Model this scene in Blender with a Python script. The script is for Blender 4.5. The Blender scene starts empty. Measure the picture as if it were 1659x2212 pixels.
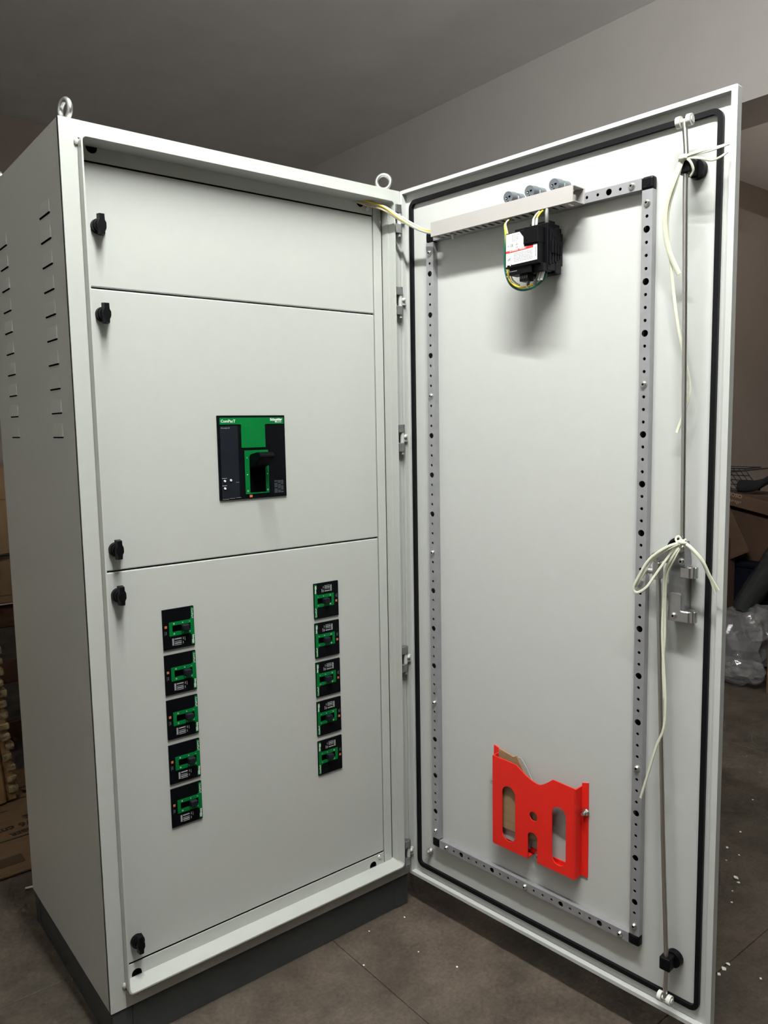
import bpy, bmesh, math, random
from mathutils import Vector, Matrix
random.seed(7)
PI = math.pi
S = bpy.context.scene
COL = S.collection

# ------------------------------------------------------------------ camera, world, light, exposure
cam_d = bpy.data.cameras.new('camera')
cam = bpy.data.objects.new('camera', cam_d); COL.objects.link(cam); S.camera = cam
cam_d.sensor_fit = 'VERTICAL'; cam_d.sensor_height = 24.0; cam_d.lens = 24.0 * 1695.2 / 2212
cam_d.clip_start = 0.05; cam_d.clip_end = 60
RT = Vector((0.781673, -0.623446, -0.017397)); UP = Vector((0.080831, 0.073608, 0.994006)); FW = Vector((0.618429, 0.778394, -0.107931))
cam.matrix_world = Matrix(((RT.x, UP.x, -FW.x, -0.539064), (RT.y, UP.y, -FW.y, -1.733717), (RT.z, UP.z, -FW.z, 1.450203), (0, 0, 0, 1)))

w = bpy.data.worlds.new('world'); S.world = w; w.use_nodes = True
w.node_tree.nodes['Background'].inputs[0].default_value = (0.9, 0.95, 1.0, 1)
w.node_tree.nodes['Background'].inputs[1].default_value = 0.02
LX, LY, LZ = 0.07, -1.16, 3.36


def area(name, loc, sx, sy, watts, col, rot=(0, 0, 0)):
    d = bpy.data.lights.new(name, 'AREA'); d.shape = 'RECTANGLE'; d.size = sx; d.size_y = sy
    d.energy = watts; d.color = col
    o = bpy.data.objects.new(name, d); COL.objects.link(o); o.location = loc; o.rotation_euler = rot
    return o


TUBE_STRENGTH = 710.0     # bare lit tube of the batten light that is built with the room below
vs = S.view_settings
vs.view_transform = 'Standard'; vs.look = 'None'; vs.exposure = 0.0; vs.gamma = 1.0
vs.use_curve_mapping = False
S.cycles.max_bounces = 6; S.cycles.diffuse_bounces = 3; S.cycles.glossy_bounces = 3; S.cycles.caustics_reflective = False; S.cycles.caustics_refractive = False
S.cycles.use_adaptive_sampling = True; S.cycles.adaptive_threshold = 0.05; S.cycles.adaptive_min_samples = 12; S.cycles.transparent_max_bounces = 6

# ------------------------------------------------------------------ materials
MATS = {}


def mat(name, col, rough=0.5, metal=0.0, var=0.0, vscale=8.0, bump=0.0, bscale=200.0, spec=0.5, col2=None, trans=0.0, alpha=1.0, stretch=None, coat=0.0, ior=1.45):
    m = bpy.data.materials.new(name); m.use_nodes = True
    nt = m.node_tree; b = nt.nodes['Principled BSDF']
    b.inputs['Base Color'].default_value = (*col, 1); b.inputs['Roughness'].default_value = rough
    b.inputs['Metallic'].default_value = metal; b.inputs['Specular IOR Level'].default_value = spec
    b.inputs['IOR'].default_value = ior
    if coat: b.inputs['Coat Weight'].default_value = coat
    if trans: b.inputs['Transmission Weight'].default_value = trans
    if alpha < 1: b.inputs['Alpha'].default_value = alpha
    tc = None
    if var or bump or col2:
        tc = nt.nodes.new('ShaderNodeTexCoord'); mp = nt.nodes.new('ShaderNodeMapping')
        nt.links.new(tc.outputs['Object'], mp.inputs[0])
        if stretch: mp.inputs['Scale'].default_value = stretch
    if var or col2:
        n = nt.nodes.new('ShaderNodeTexNoise'); n.inputs['Scale'].default_value = vscale; n.inputs['Detail'].default_value = 6
        n.inputs['Roughness'].default_value = 0.62
        nt.links.new(mp.outputs[0], n.inputs['Vector'])
        r = nt.nodes.new('ShaderNodeValToRGB'); r.color_ramp.elements[0].position = 0.32; r.color_ramp.elements[1].position = 0.68
        c0 = tuple(max(0, c * (1 - var)) for c in col) if not col2 else col
        c1 = tuple(min(1, c * (1 + var)) for c in col) if not col2 else col2
        r.color_ramp.elements[0].color = (*c0, 1); r.color_ramp.elements[1].color = (*c1, 1)
        nt.links.new(n.outputs['Fac'], r.inputs[0]); nt.links.new(r.outputs[0], b.inputs['Base Color'])
    if bump:
        n2 = nt.nodes.new('ShaderNodeTexNoise'); n2.inputs['Scale'].default_value = bscale; n2.inputs['Detail'].default_value = 3
        nt.links.new(mp.outputs[0], n2.inputs['Vector'])
        bp = nt.nodes.new('ShaderNodeBump'); bp.inputs['Strength'].default_value = bump; bp.inputs['Distance'].default_value = 0.002
        nt.links.new(n2.outputs['Fac'], bp.inputs['Height']); nt.links.new(bp.outputs[0], b.inputs['Normal'])
    MATS[name] = m
    return m


mat('paint', (0.450, 0.462, 0.438), 0.30, bump=0.06, bscale=900, var=0.012, vscale=30)
mat('paint_door', (0.485, 0.495, 0.478), 0.38, bump=0.05, bscale=900, var=0.012, vscale=30)
mat('plinth', (0.045, 0.048, 0.047), 0.5, bump=0.06, bscale=700, var=0.05)
mat('rubber', (0.006, 0.006, 0.007), 0.42, spec=0.18)
mat('black', (0.004, 0.004, 0.005), 0.42, spec=0.16)
mat('black_panel', (0.0025, 0.003, 0.004), 0.45, spec=0.10)
mat('grey_panel', (0.010, 0.012, 0.016), 0.45, spec=0.15)
mat('void', (0.002, 0.002, 0.002), 0.9, spec=0.0)
mat('green', (0.0, 0.135, 0.026), 0.5, spec=0.15, var=0.05, vscale=20)
mat('white_print', (0.66, 0.68, 0.66), 0.5)
mat('grey_print', (0.35, 0.36, 0.37), 0.5)
mat('dim_print', (0.10, 0.11, 0.12), 0.5)
mat('orange', (0.48, 0.14, 0.055), 0.5)
mat('zinc', (0.38, 0.38, 0.395), 0.42, metal=0.55, var=0.06, vscale=40, bump=0.03, bscale=500)
mat('steel', (0.66, 0.66, 0.65), 0.34, metal=1.0, var=0.06, vscale=60)
mat('steel_dark', (0.33, 0.33, 0.335), 0.34, metal=0.85, var=0.15, vscale=60)
mat('rod', (0.62, 0.61, 0.58), 0.30, metal=1.0)
mat('nylon', (0.62, 0.62, 0.57), 0.4)
mat('red', (0.72, 0.022, 0.014), 0.42, spec=0.3, var=0.04, vscale=12)
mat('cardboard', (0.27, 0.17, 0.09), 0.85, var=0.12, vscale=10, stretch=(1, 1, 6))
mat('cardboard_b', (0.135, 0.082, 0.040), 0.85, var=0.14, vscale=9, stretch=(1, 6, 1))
mat('cardboard_shaded', (0.048, 0.024, 0.013), 0.85, var=0.12, vscale=9)  # cardboard brown darkened: the dim far corner's shade is in the colour
mat('paper', (0.34, 0.33, 0.31), 0.6)
mat('ink', (0.02, 0.014, 0.010), 0.7)
mat('ink_faded', (0.06, 0.036, 0.018), 0.8)
mat('print_pale', (0.34, 0.24, 0.17), 0.8)
mat('duct', (0.385, 0.365, 0.355), 0.5, var=0.02)
mat('socket_grey', (0.11, 0.125, 0.14), 0.5)
mat('label_white', (0.66, 0.66, 0.65), 0.5)
mat('label_red', (0.70, 0.03, 0.03), 0.5)
mat('wire_green', (0.005, 0.10, 0.055), 0.4)
mat('wire_yellow', (0.72, 0.50, 0.03), 0.4)
mat('wire_cream', (0.62, 0.55, 0.32), 0.4)
mat('wire_clear', (0.50, 0.50, 0.46), 0.35)
mat('wire_grey', (0.17, 0.17, 0.17), 0.45)
mat('sleeve', (0.64, 0.64, 0.62), 0.45)
mat('strap', (0.64, 0.65, 0.52), 0.45, var=0.08, vscale=40)
mat('ceiling', (0.90, 0.89, 0.89), 0.75, var=0.03, vscale=3)
mat('wall', (0.47, 0.44, 0.42), 0.8, var=0.03, vscale=3, bump=0.05, bscale=80)
mat('wall_mid', (0.44, 0.42, 0.40), 0.8, var=0.03, vscale=3)
mat('wall_dim', (0.14, 0.13, 0.12), 0.85, var=0.03, vscale=3)
mat('wall_brown', (0.36, 0.30, 0.26), 0.85, var=0.03, vscale=3)
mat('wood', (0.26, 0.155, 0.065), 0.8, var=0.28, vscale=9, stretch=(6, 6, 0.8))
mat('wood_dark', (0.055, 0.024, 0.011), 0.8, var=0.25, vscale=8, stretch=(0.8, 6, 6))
mat('wood_pale', (0.24, 0.185, 0.10), 0.85, var=0.7, vscale=45)
mat('bin', (0.003, 0.004, 0.008), 0.7, spec=0.1)
mat('carton_shaded', (0.066, 0.034, 0.018), 0.85, var=0.12, vscale=9)  # brown for the other far boxes, with the shade there put into it
mat('cloth_black', (0.008, 0.008, 0.010), 0.8)
mat('wire_mesh', (0.02, 0.02, 0.02), 0.5)
mat('film', (0.30, 0.285, 0.285), 0.08, alpha=0.38, var=0.25, vscale=10, ior=1.5, spec=0.9, bump=1.0, bscale=28)
mat('film_dark', (0.035, 0.038, 0.036), 0.15, alpha=0.75, spec=0.7)
mat('chip', (0.85, 0.83, 0.78), 0.8)


def floor_mat():
    m = bpy.data.materials.new('concrete'); m.use_nodes = True; nt = m.node_tree; b = nt.nodes['Principled BSDF']
    L = nt.links.new
    g = nt.nodes.new('ShaderNodeNewGeometry')

    def noise(sc, det=8, rg=0.65):
        n = nt.nodes.new('ShaderNodeTexNoise'); n.inputs['Scale'].default_value = sc; n.inputs['Detail'].default_value = det
        n.inputs['Roughness'].default_value = rg; L(g.outputs['Position'], n.inputs['Vector']); return n

    def ramp(src, p0, c0, p1, c1):
        r = nt.nodes.new('ShaderNodeValToRGB'); r.color_ramp.elements[0].position = p0; r.color_ramp.elements[1].position = p1
        r.color_ramp.elements[0].color = (*c0, 1); r.color_ramp.elements[1].color = (*c1, 1); L(src.outputs['Fac'], r.inputs[0]); return r

    def mix(t, f, a, bb):
        x = nt.nodes.new('ShaderNodeMix'); x.data_type = 'RGBA'; x.blend_type = t
        if isinstance(f, float): x.inputs['Factor'].default_value = f
        else: L(f, x.inputs['Factor'])
        L(a, x.inputs['A']); L(bb, x.inputs['B']); return x
    r1 = ramp(noise(5.0), 0.3, (0.034, 0.026, 0.019), 0.7, (0.100, 0.081, 0.064))
    r2 = ramp(noise(1.6, 4), 0.35, (0.62, 0.62, 0.56), 0.65, (1.2, 1.12, 1.06))
    m1 = mix('MULTIPLY', 1.0, r1.outputs[0], r2.outputs[0])
    r3 = ramp(noise(90, 4, 0.7), 0.3, (0.62, 0.62, 0.62), 0.72, (1.25, 1.25, 1.25))
    m2 = mix('MULTIPLY', 1.0, m1.outputs['Result'], r3.outputs[0])
    # fine pale dust scuffs
    n4 = noise(14, 9, 0.75); r4 = ramp(n4, 0.62, (0, 0, 0), 0.85, (0.55, 0.55, 0.55))
    rgb = nt.nodes.new('ShaderNodeRGB'); rgb.outputs[0].default_value = (0.20, 0.18, 0.155, 1)
    m3 = mix('MIX', r4.outputs[0], m2.outputs['Result'], rgb.outputs[0])
    L(m3.outputs['Result'], b.inputs['Base Color'])
    rr = ramp(noise(7), 0.3, (0.60, 0.60, 0.60), 0.7, (0.80, 0.80, 0.80)); L(rr.outputs[0], b.inputs['Roughness'])
    bp = nt.nodes.new('ShaderNodeBump'); bp.inputs['Strength'].default_value = 0.15; bp.inputs['Distance'].default_value = 0.002
    L(noise(60, 6).outputs['Fac'], bp.inputs['Height']); L(bp.outputs[0], b.inputs['Normal'])
    MATS['concrete'] = m


floor_mat()

# ------------------------------------------------------------------ frames and builders
W, D, PL, H = 0.912, 0.662, 0.0985, 2.0
TOP = PL + H
TH = 1.4756
WD = 0.9235
HPX = W + 0.0006
FRAMES = {'W': Matrix.Identity(4), 'C': Matrix.Identity(4),
          'D': Matrix.Translation((HPX, 0, 0)) @ Matrix.Rotation(-TH, 4, 'Z')}
ORG = {}


def props(o, label=None, cat=None, group=None, kind=None):
    if label: o['label'] = label
    if cat: o['category'] = cat
    if group: o['group'] = group
    if kind: o['kind'] = kind
    return o


def thing(name, label, cat, frame, org, group=None):
    o = bpy.data.objects.new(name, None); COL.objects.link(o); o.empty_display_size = 0.05
    o.matrix_world = FRAMES[frame] @ Matrix.Translation(org)
    ORG[o] = Vector(org)
    return props(o, label, cat, group)


def curve_mesh(loops, depth, res=1):
    cu = bpy.data.curves.new('tmp', 'CURVE'); cu.dimensions = '2D'; cu.fill_mode = 'BOTH'; cu.extrude = depth / 2
    for lp in loops:
        sp = cu.splines.new('POLY'); sp.points.add(len(lp) - 1); sp.use_cyclic_u = True
        for p, q in zip(sp.points, lp): p.co = (q[0], q[1], 0, 1)
    return _bake(cu)


def _bake(cu):
    o = bpy.data.objects.new('tmp', cu); COL.objects.link(o)
    dg = bpy.context.evaluated_depsgraph_get(); dg.update()
    me = bpy.data.meshes.new_from_object(o.evaluated_get(dg))
    bpy.data.objects.remove(o); bpy.data.curves.remove(cu)
    return me


def _is_sharp(e):
    if len(e.link_faces) != 2: return False
    f, g = e.link_faces; an = e.calc_face_angle(0.0)
    a, b = sorted((f.calc_area(), g.calc_area()))
    return an > 0.56 or (an > 0.02 and b > 6 * a)


class MB:
    def __init__(s): s.bm = bmesh.new(); s.mi = 0

    def _mark(s, faces):
        for f in faces: f.material_index = s.mi

    def box(s, x0, x1, y0, y1, z0, z1, bev=0.0, seg=2, M=None):
        n0 = set(s.bm.faces) if not bev else None
        t = bmesh.new(); bmesh.ops.create_cube(t, size=1.0)
        for v in t.verts: v.co = ((x0 + x1) / 2 + v.co.x * (x1 - x0), (y0 + y1) / 2 + v.co.y * (y1 - y0), (z0 + z1) / 2 + v.co.z * (z1 - z0))
        if bev: bmesh.ops.bevel(t, geom=list(t.edges), offset=bev, segments=seg, affect='EDGES', profile=0.5)
        s.add_bm(t, M); return s

    def add_bm(s, t, M=None):
        if M is not None: t.transform(M)
        me = bpy.data.meshes.new('t'); t.to_mesh(me); t.free()
        k = len(s.bm.faces); s.bm.from_mesh(me); bpy.data.meshes.remove(me)
        s.bm.faces.ensure_lookup_table(); s._mark(s.bm.faces[k:])

    def add_me(s, me, M=None):
        t = bmesh.new(); t.from_mesh(me); bpy.data.meshes.remove(me); s.add_bm(t, M); return s

    def cyl(s, p0, p1, r0, r1=None, seg=20, cap=True):
        p0 = Vector(p0); p1 = Vector(p1); d = p1 - p0; L = d.length
        t = bmesh.new(); bmesh.ops.create_cone(t, cap_ends=cap, segments=seg, radius1=r0, radius2=r0 if r1 is None else r1, depth=L)
        M = Matrix.Translation((p0 + p1) / 2) @ Vector((0, 0, 1)).rotation_difference(d.normalized()).to_matrix().to_4x4()
        s.add_bm(t, M); return s

    def sphere(s, c, r, seg=12, sc=(1, 1, 1)):
        t = bmesh.new(); bmesh.ops.create_uvsphere(t, u_segments=seg, v_segments=max(6, seg // 2), radius=r)
        s.add_bm(t, Matrix.Translation(c) @ Matrix.Diagonal((*sc, 1))); return s

    def torus(s, c, R, r, axis_az, a=28, b=12):
        t = bmesh.new(); vs = []
        for i in range(a):
            al = 2 * PI * i / a; ring = []
            for j in range(b):
                be = 2 * PI * j / b; rr = R + r * math.cos(be)
                ring.append(t.verts.new((rr * math.cos(al), r * math.sin(be), rr * math.sin(al))))
            vs.append(ring)
        for i in range(a):
            for j in range(b): t.faces.new((vs[i][j], vs[(i + 1) % a][j], vs[(i + 1) % a][(j + 1) % b], vs[i][(j + 1) % b]))
        bmesh.ops.recalc_face_normals(t, faces=t.faces)
        s.add_bm(t, Matrix.Translation(c) @ Matrix.Rotation(-axis_az, 4, 'Z')); return s

    def prism(s, loops, y_front, y_back):
        # polygon loops in (x, z); extruded from y_front to y_back
        dep = y_back - y_front
        me = curve_mesh(loops, dep)
        s.add_me(me, Matrix.Translation((0, (y_front + y_back) / 2, 0)) @ Matrix.Rotation(PI / 2, 4, 'X')); return s

    def plate_z(s, loops, z0, z1):
        me = curve_mesh(loops, z1 - z0); s.add_me(me, Matrix.Translation((0, 0, (z0 + z1) / 2))); return s

    def tube(s, pts, r, seg=10, ry=None, cyc=False, up=(0, -1, 0), smooth=4):
        P = smoothpath(pts, smooth) if smooth else [Vector(p) for p in pts]
        n = len(P); rings = []; t = bmesh.new()
        for i, p in enumerate(P):
            d = (P[min(i + 1, n - 1)] - P[max(i - 1, 0)]).normalized()
            u = Vector(up); a = d.cross(u)
            if a.length < 1e-4: a = d.cross(Vector((0.3, 0.2, 1)))
            a.normalize(); bb = a.cross(d).normalized()
            rings.append([t.verts.new(p + a * (r * math.cos(2 * PI * k / seg)) + bb * ((ry or r) * math.sin(2 * PI * k / seg))) for k in range(seg)])
        for i in range(n - 1):
            for k in range(seg): t.faces.new((rings[i][k], rings[i][(k + 1) % seg], rings[i + 1][(k + 1) % seg], rings[i + 1][k]))
        t.faces.new(rings[0][::-1]); t.faces.new(rings[-1])
        bmesh.ops.recalc_face_normals(t, faces=t.faces)
        s.add_bm(t); return s

    def text(s, body, size, x, z, y, align='LEFT', rot=0.0, bold=0.0, depth=0.0004, sx=1.0):
        cu = bpy.data.curves.new('t', 'FONT'); cu.body = body; cu.size = size; cu.align_x = align; cu.align_y = 'CENTER'
        cu.extrude = depth / 2; cu.offset = bold; cu.resolution_u = 2
        me = _bake(cu)
        s.add_me(me, Matrix.Translation((x, y, z)) @ Matrix.Rotation(rot, 4, 'Y') @ Matrix.Rotation(PI / 2, 4, 'X') @ Matrix.Diagonal((sx, 1, 1, 1))); return s

    def mesh(s, name):
        me = bpy.data.meshes.new(name); bmesh.ops.recalc_face_normals(s.bm, faces=s.bm.faces)
        s.bm.edges.index_update()
        s.bm.edges.ensure_lookup_table()
        sharp = [e.index for e in s.bm.edges if _is_sharp(e)]
        s.bm.to_mesh(me); s.bm.free(); me.shade_smooth()
        if sharp:
            at = me.attributes.new('sharp_edge', 'BOOLEAN', 'EDGE')
            for i in sharp: at.data[i].value = True
        return me

    def build(s, name, mats, parent=None, label=None, off=None):
        """parent: a thing Empty (its origin is subtracted) or a part of one."""
        if isinstance(mats, str): mats = [mats]
        root = parent
        while root is not None and root.parent is not None: root = root.parent
        o0 = ORG.get(root)
        if o0 is not None: bmesh.ops.translate(s.bm, verts=s.bm.verts, vec=-o0)
        me = s.mesh(name)
        for m in mats: me.materials.append(MATS[m])
        return link(name, me, parent, label)


def link(name, me, parent=None, label=None, loc=(0, 0, 0)):
    o = bpy.data.objects.new(name, me); COL.objects.link(o); o.location = loc
    if parent is not None: o.parent = parent
    if label: o['label'] = label
    return o


def single(name, mb, mats, label, cat, frame='W', group=None):
    """a top-level thing that is one mesh; origin at its base"""
    bb = [v.co.copy() for v in mb.bm.verts]
    o0 = Vector((sum(v.x for v in bb) / len(bb), sum(v.y for v in bb) / len(bb), min(v.z for v in bb)))
    bmesh.ops.translate(mb.bm, verts=mb.bm.verts, vec=-o0)
    me = mb.mesh(name)
    for m in ([mats] if isinstance(mats, str) else mats): me.materials.append(MATS[m])
    o = link(name, me); o.matrix_world = FRAMES[frame] @ Matrix.Translation(o0)
    ORG[o] = o0
    return props(o, label, cat, group)


def smoothpath(pts, k):
    P = [Vector(p) for p in pts]; out = []
    n = len(P)
    for i in range(n - 1):
        p0, p1, p2, p3 = P[max(i - 1, 0)], P[i], P[i + 1], P[min(i + 2, n - 1)]
        for j in range(k):
            t = j / k
            out.append(0.5 * ((2 * p1) + (p2 - p0) * t + (2 * p0 - 5 * p1 + 4 * p2 - p3) * t * t + (3 * p1 - p0 - 3 * p2 + p3) * t ** 3))
    out.append(P[-1]); return out


def rect(x0, x1, z0, z1): return [(x0, z0), (x1, z0), (x1, z1), (x0, z1)]


def rrect(x0, x1, z0, z1, r, n=6):
    o = []
    for cx, cz, a in ((x1 - r, z0 + r, -PI / 2), (x1 - r, z1 - r, 0), (x0 + r, z1 - r, PI / 2), (x0 + r, z0 + r, PI)):
        for i in range(n + 1): o.append((cx + r * math.cos(a + PI / 2 * i / n), cz + r * math.sin(a + PI / 2 * i / n)))
    return o


def circ(cx, cz, r, n=16): return [(cx + r * math.cos(2 * PI * i / n), cz + r * math.sin(2 * PI * i / n)) for i in range(n)]


def copy_tree(o, parent=None):
    c = o.copy(); COL.objects.link(c)
    if parent is not None: c.parent = parent
    for ch in [x for x in bpy.data.objects if x.parent == o]: copy_tree(ch, c)
    return c


def struct(name, mb, mats, parent=None):
    me = mb.mesh(name)
    for m in ([mats] if isinstance(mats, str) else mats): me.materials.append(MATS[m])
    o = link(name, me, parent)
    if parent is None: o['kind'] = 'structure'
    return o


# ------------------------------------------------------------------ the room
XL, XR, YF, YB, ZC = -2.5, 3.96, -6.21, 5.34, 4.00
XE = 7.0
fl = struct('floor', MB().box(XL, XE, YF, YB, -0.12, -0.02), 'concrete')
JX = [XL, -1.55, -0.46, 0.63, 1.72, 2.81, 3.90, 4.99, 6.08, XE]
JY = [YF, -5.12, -4.03, -2.94, -1.85, -0.757, 0.333, 1.423, 2.513, 3.603, 4.693, YB]
for i in range(len(JX) - 1):
    for j in range(len(JY) - 1):
        g = 0.0007
        link('slab', (lambda m: (m.materials.append(MATS['concrete']), m)[1])(MB().box(JX[i] + g, JX[i + 1] - g, JY[j] + g, JY[j + 1] - g, -0.02, 0.0, 0.0012, 1).mesh('slab')), fl)
struct('ceiling', MB().box(XL, XR, YF, YB, ZC, ZC + 0.1), 'ceiling')
struct('wall_back', MB().box(XL, XR, YB, YB + 0.1, 0, ZC), 'wall_brown')
struct('wall_left', MB().box(XL - 0.1, XL, YF, YB, 0, ZC), 'wall_mid')
struct('wall_front', MB().box(XL, XE, YF - 0.1, YF, 0, ZC), 'wall_dim')
# right wall: a header over a wide opening, its soffit, and the space behind it
struct('wall_right', MB().box(XR, 4.37, YF, 1.75, 3.23, ZC).box(XR, 4.37, 1.75, YB, 0, ZC), 'wall')
struct('ceiling_alcove', MB().box(4.37, XE, YF, 1.75, 3.378, 3.45), 'ceiling')
struct('wall_alcove', MB().box(4.37, XE, 1.605, 1.70, 0, 3.378), 'wall_brown')
struct('trim_1', MB().box(4.37, XE, 1.59, 1.605, 1.03, 1.042), 'wall_brown')
struct('trim_2', MB().box(4.37, 5.08, 1.244, 1.605, 3.04, 3.378), 'wall_brown')
struct('wall_end', MB().box(XE, XE + 0.1, YF, 1.605, 0, 3.378), 'wall_brown')
# floor-standing uplighter in the side space, outside the frame
ul = thing('floor_lamp', 'slim floor uplighter in the side space beyond the opening', 'floor lamp', 'W', (5.3, -0.35, 0))
MB().cyl((5.3, -0.35, 0), (5.3, -0.35, 0.02), 0.14, None, 24).build('base', 'bin', ul)
MB().cyl((5.3, -0.35, 0.02), (5.3, -0.35, 1.85), 0.012, None, 12).build('pole', 'bin', ul)
MB().cyl((5.3, -0.35, 1.85), (5.3, -0.35, 1.98), 0.05, 0.17, 24).build('lamp_shade', 'bin', ul)
area('uplight', (5.3, -0.35, 2.0), 0.2, 0.2, 9, (1.0, 0.88, 0.76), (PI, 0, 0))
# batten light hung over the working area (above the photo's frame): reflector, lamp holders, bare lit tube
fx = thing('strip_light', 'white batten light hung below the ceiling over the cabinet front', 'ceiling light', 'W', (LX, LY, LZ + 0.10))
MB().box(LX - 0.028, LX + 0.028, LY - 0.80, LY + 0.80, LZ + 0.05, LZ + 0.10, 0.006).build('housing', 'label_white', fx)
for dy in (-0.6, 0.6): MB().cyl((LX, LY + dy, LZ + 0.10), (LX, LY + dy, ZC), 0.006, None, 8).build('hanger', 'steel', fx)
for dy in (-0.77, 0.77): MB().box(LX - 0.02, LX + 0.02, LY + dy - 0.015, LY + dy + 0.015, LZ - 0.022, LZ + 0.05, 0.004).build('lamp_holder', 'label_white', fx)
em = bpy.data.materials.new('lit_tube'); em.use_nodes = True
eb = em.node_tree.nodes['Principled BSDF']; eb.inputs['Emission Color'].default_value = (0.98, 1.0, 0.962, 1); eb.inputs['Emission Strength'].default_value = TUBE_STRENGTH
MATS['lit_tube'] = em
MB().cyl((LX, LY - 0.755, LZ), (LX, LY + 0.755, LZ), 0.018, None, 12).build('lamp_tube', 'lit_tube', fx)

# ------------------------------------------------------------------ the cabinet
cab = thing('electrical_cabinet', 'tall light grey steel electrical cabinet on a dark plinth, its door standing open', 'cabinet', 'C', (W / 2, D / 2, 0))
OX0, OX1, OZ0, OZ1 = 0.040, 0.873, 0.145, 2.060   # front opening
PY = 0.030                                          # face of the inner panels
side = MB().box(0, 0.003, 0.004, D, PL, TOP).build('side_panel', 'paint', cab)
MB().box(W - 0.003, W, 0.004, D, PL, TOP).build('side_panel', 'paint', cab)
MB().box(0.003, W - 0.003, D - 0.003, D, PL, TOP).build('back_panel', 'paint', cab)
MB().box(0.003, W - 0.003, 0.012, D - 0.003, TOP - 0.003, TOP).build('top_panel', 'paint', cab)
MB().box(0.003, W - 0.003, 0.012, D - 0.003, PL, PL + 0.003).build('bottom_panel', 'paint', cab)
m = MB().prism([rect(0, W, PL, TOP), rect(OX0 - 0.003, OX1 + 0.003, OZ0 - 0.003, OZ1 + 0.003)], 0.0, 0.010)
outer = [e for e in m.bm.edges if abs(e.verts[0].co.y) < 1e-5 and abs(e.verts[1].co.y) < 1e-5 and
         any(all(abs(getattr(v.co, ax) - val) < 1e-4 for v in e.verts) for ax, val in (('x', 0), ('x', W), ('z', PL), ('z', TOP)))]
bmesh.ops.bevel(m.bm, geom=outer, offset=0.0045, segments=4, affect='EDGES', profile=0.5)
m.build('front_frame', 'paint', cab)
MB().prism([rrect(OX0 - 0.0035, OX1 + 0.0035, OZ0 - 0.0035, OZ1 + 0.0035, 0.012), rrect(OX0, OX1, OZ0, OZ1, 0.009)], -0.024, PY + 0.0005).build('opening_lip', 'paint', cab)
MB().prism([rect(OX1 - 0.0012, OX1 + 0.0005, OZ0, OZ1)], 0.002, PY).build('lip_seam', 'paint', cab)
# weld beads where the gutter meets the frame corners
for x, z in ((OX0 - 0.006, OZ1 - 0.006), (OX0 - 0.006, OZ0 + 0.012)):
    MB().sphere((x, -0.003, z), 0.005, 10, (1, 0.8, 1.6)).build('weld_bead', 'paint', cab)
# inner covers and panels
G = 0.0017


def strip(x0, x1, z0, z1, notches, name, screws):
    lp = [rect(x0, x1, z0, z1)]
    pts = []
    # notched rectangle: notches are half discs cut from the outer edge
    up = notches and notches[0][1] > (z0 + z1) / 2
    if not up:
        pts = [(x0, z1), (x0, z0)]
        for nx, nz, r in sorted(notches):
            pts += [(nx - r, z0)] + [(nx + r * math.cos(a), nz + r * math.sin(a)) for a in [PI - PI * i / 10 for i in range(11)]] + [(nx + r, z0)]
        pts += [(x1, z0), (x1, z1)]
    else:
        pts = [(x1, z0), (x1, z1)]
        for nx, nz, r in sorted(notches, reverse=True):
            pts += [(nx + r, z1)] + [(nx + r * math.cos(a), nz + r * math.sin(a)) for a in [-PI * i / 10 for i in range(11)]] + [(nx - r, z1)]
        pts += [(x0, z1), (x0, z0)]
    o = MB().prism([pts], PY, PY + 0.003).build(name, 'paint', cab)
    for sx, sz in screws:
        MB().cyl((sx, PY, sz), (sx, PY - 0.003, sz), 0.0065, 0.005, 14).cyl((sx, PY - 0.0029, sz), (sx, PY - 0.0035, sz), 0.0022, None, 6).build('screw', 'steel', o)
    return o


PXR = 0.8385
strip(OX0 - 0.02, PXR, OZ0 - 0.02, 0.180 - G, [(0.076, 0.150, 0.0125), (0.798, 0.150, 0.0125)], 'cover_strip', [(0.822, 0.169)])
strip(OX0 - 0.02, PXR, 2.0285 + G, OZ1 + 0.02, [(0.076, 2.0585, 0.0125), (0.798, 2.0585, 0.0125)], 'cover_strip', [(0.822, 2.045)])
MB().box(PXR + 0.0036, OX1 - 0.0030, PY, PY + 0.012, OZ0 - 0.01, OZ1 + 0.01, 0.001, 1).build('upright_strip', 'paint', cab)
MB().box(0.02, 0.0385, PY + 0.002, PY + 0.012, OZ0 - 0.01, OZ1 + 0.01).build('upright_strip', 'paint', cab)
MB().box(0.004, W - 0.004, 0.10, 0.103, PL + 0.02, TOP - 0.02).build('dark_backing', 'void', cab)  # black sheet added behind the panel gaps, standing for the unlit interior


def knob_mesh():
    k = MB().cyl((0, 0, 0), (0, -0.011, 0), 0.0165, 0.0155, 24).cyl((0, -0.011, 0), (0, -0.018, 0), 0.0140, 0.0125, 24)
    wing = [(-0.0065, 0.0235), (0.0065, 0.0235), (0.0068, 0.010), (0.0105, 0.004), (0.0105, -0.005), (0.0068, -0.011), (0.0060, -0.0215), (-0.0060, -0.0215), (-0.0068, -0.011), (-0.0105, -0.005), (-0.0105, 0.004), (-0.0068, 0.010)]
    k.prism([wing], -0.030, -0.014)
    for v in k.bm.verts:
        if v.co.y < -0.029: v.co.x *= 0.82; v.co.z *= 0.93
    me = k.mesh('turn_knob'); me.materials.append(MATS['black']); return me


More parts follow.
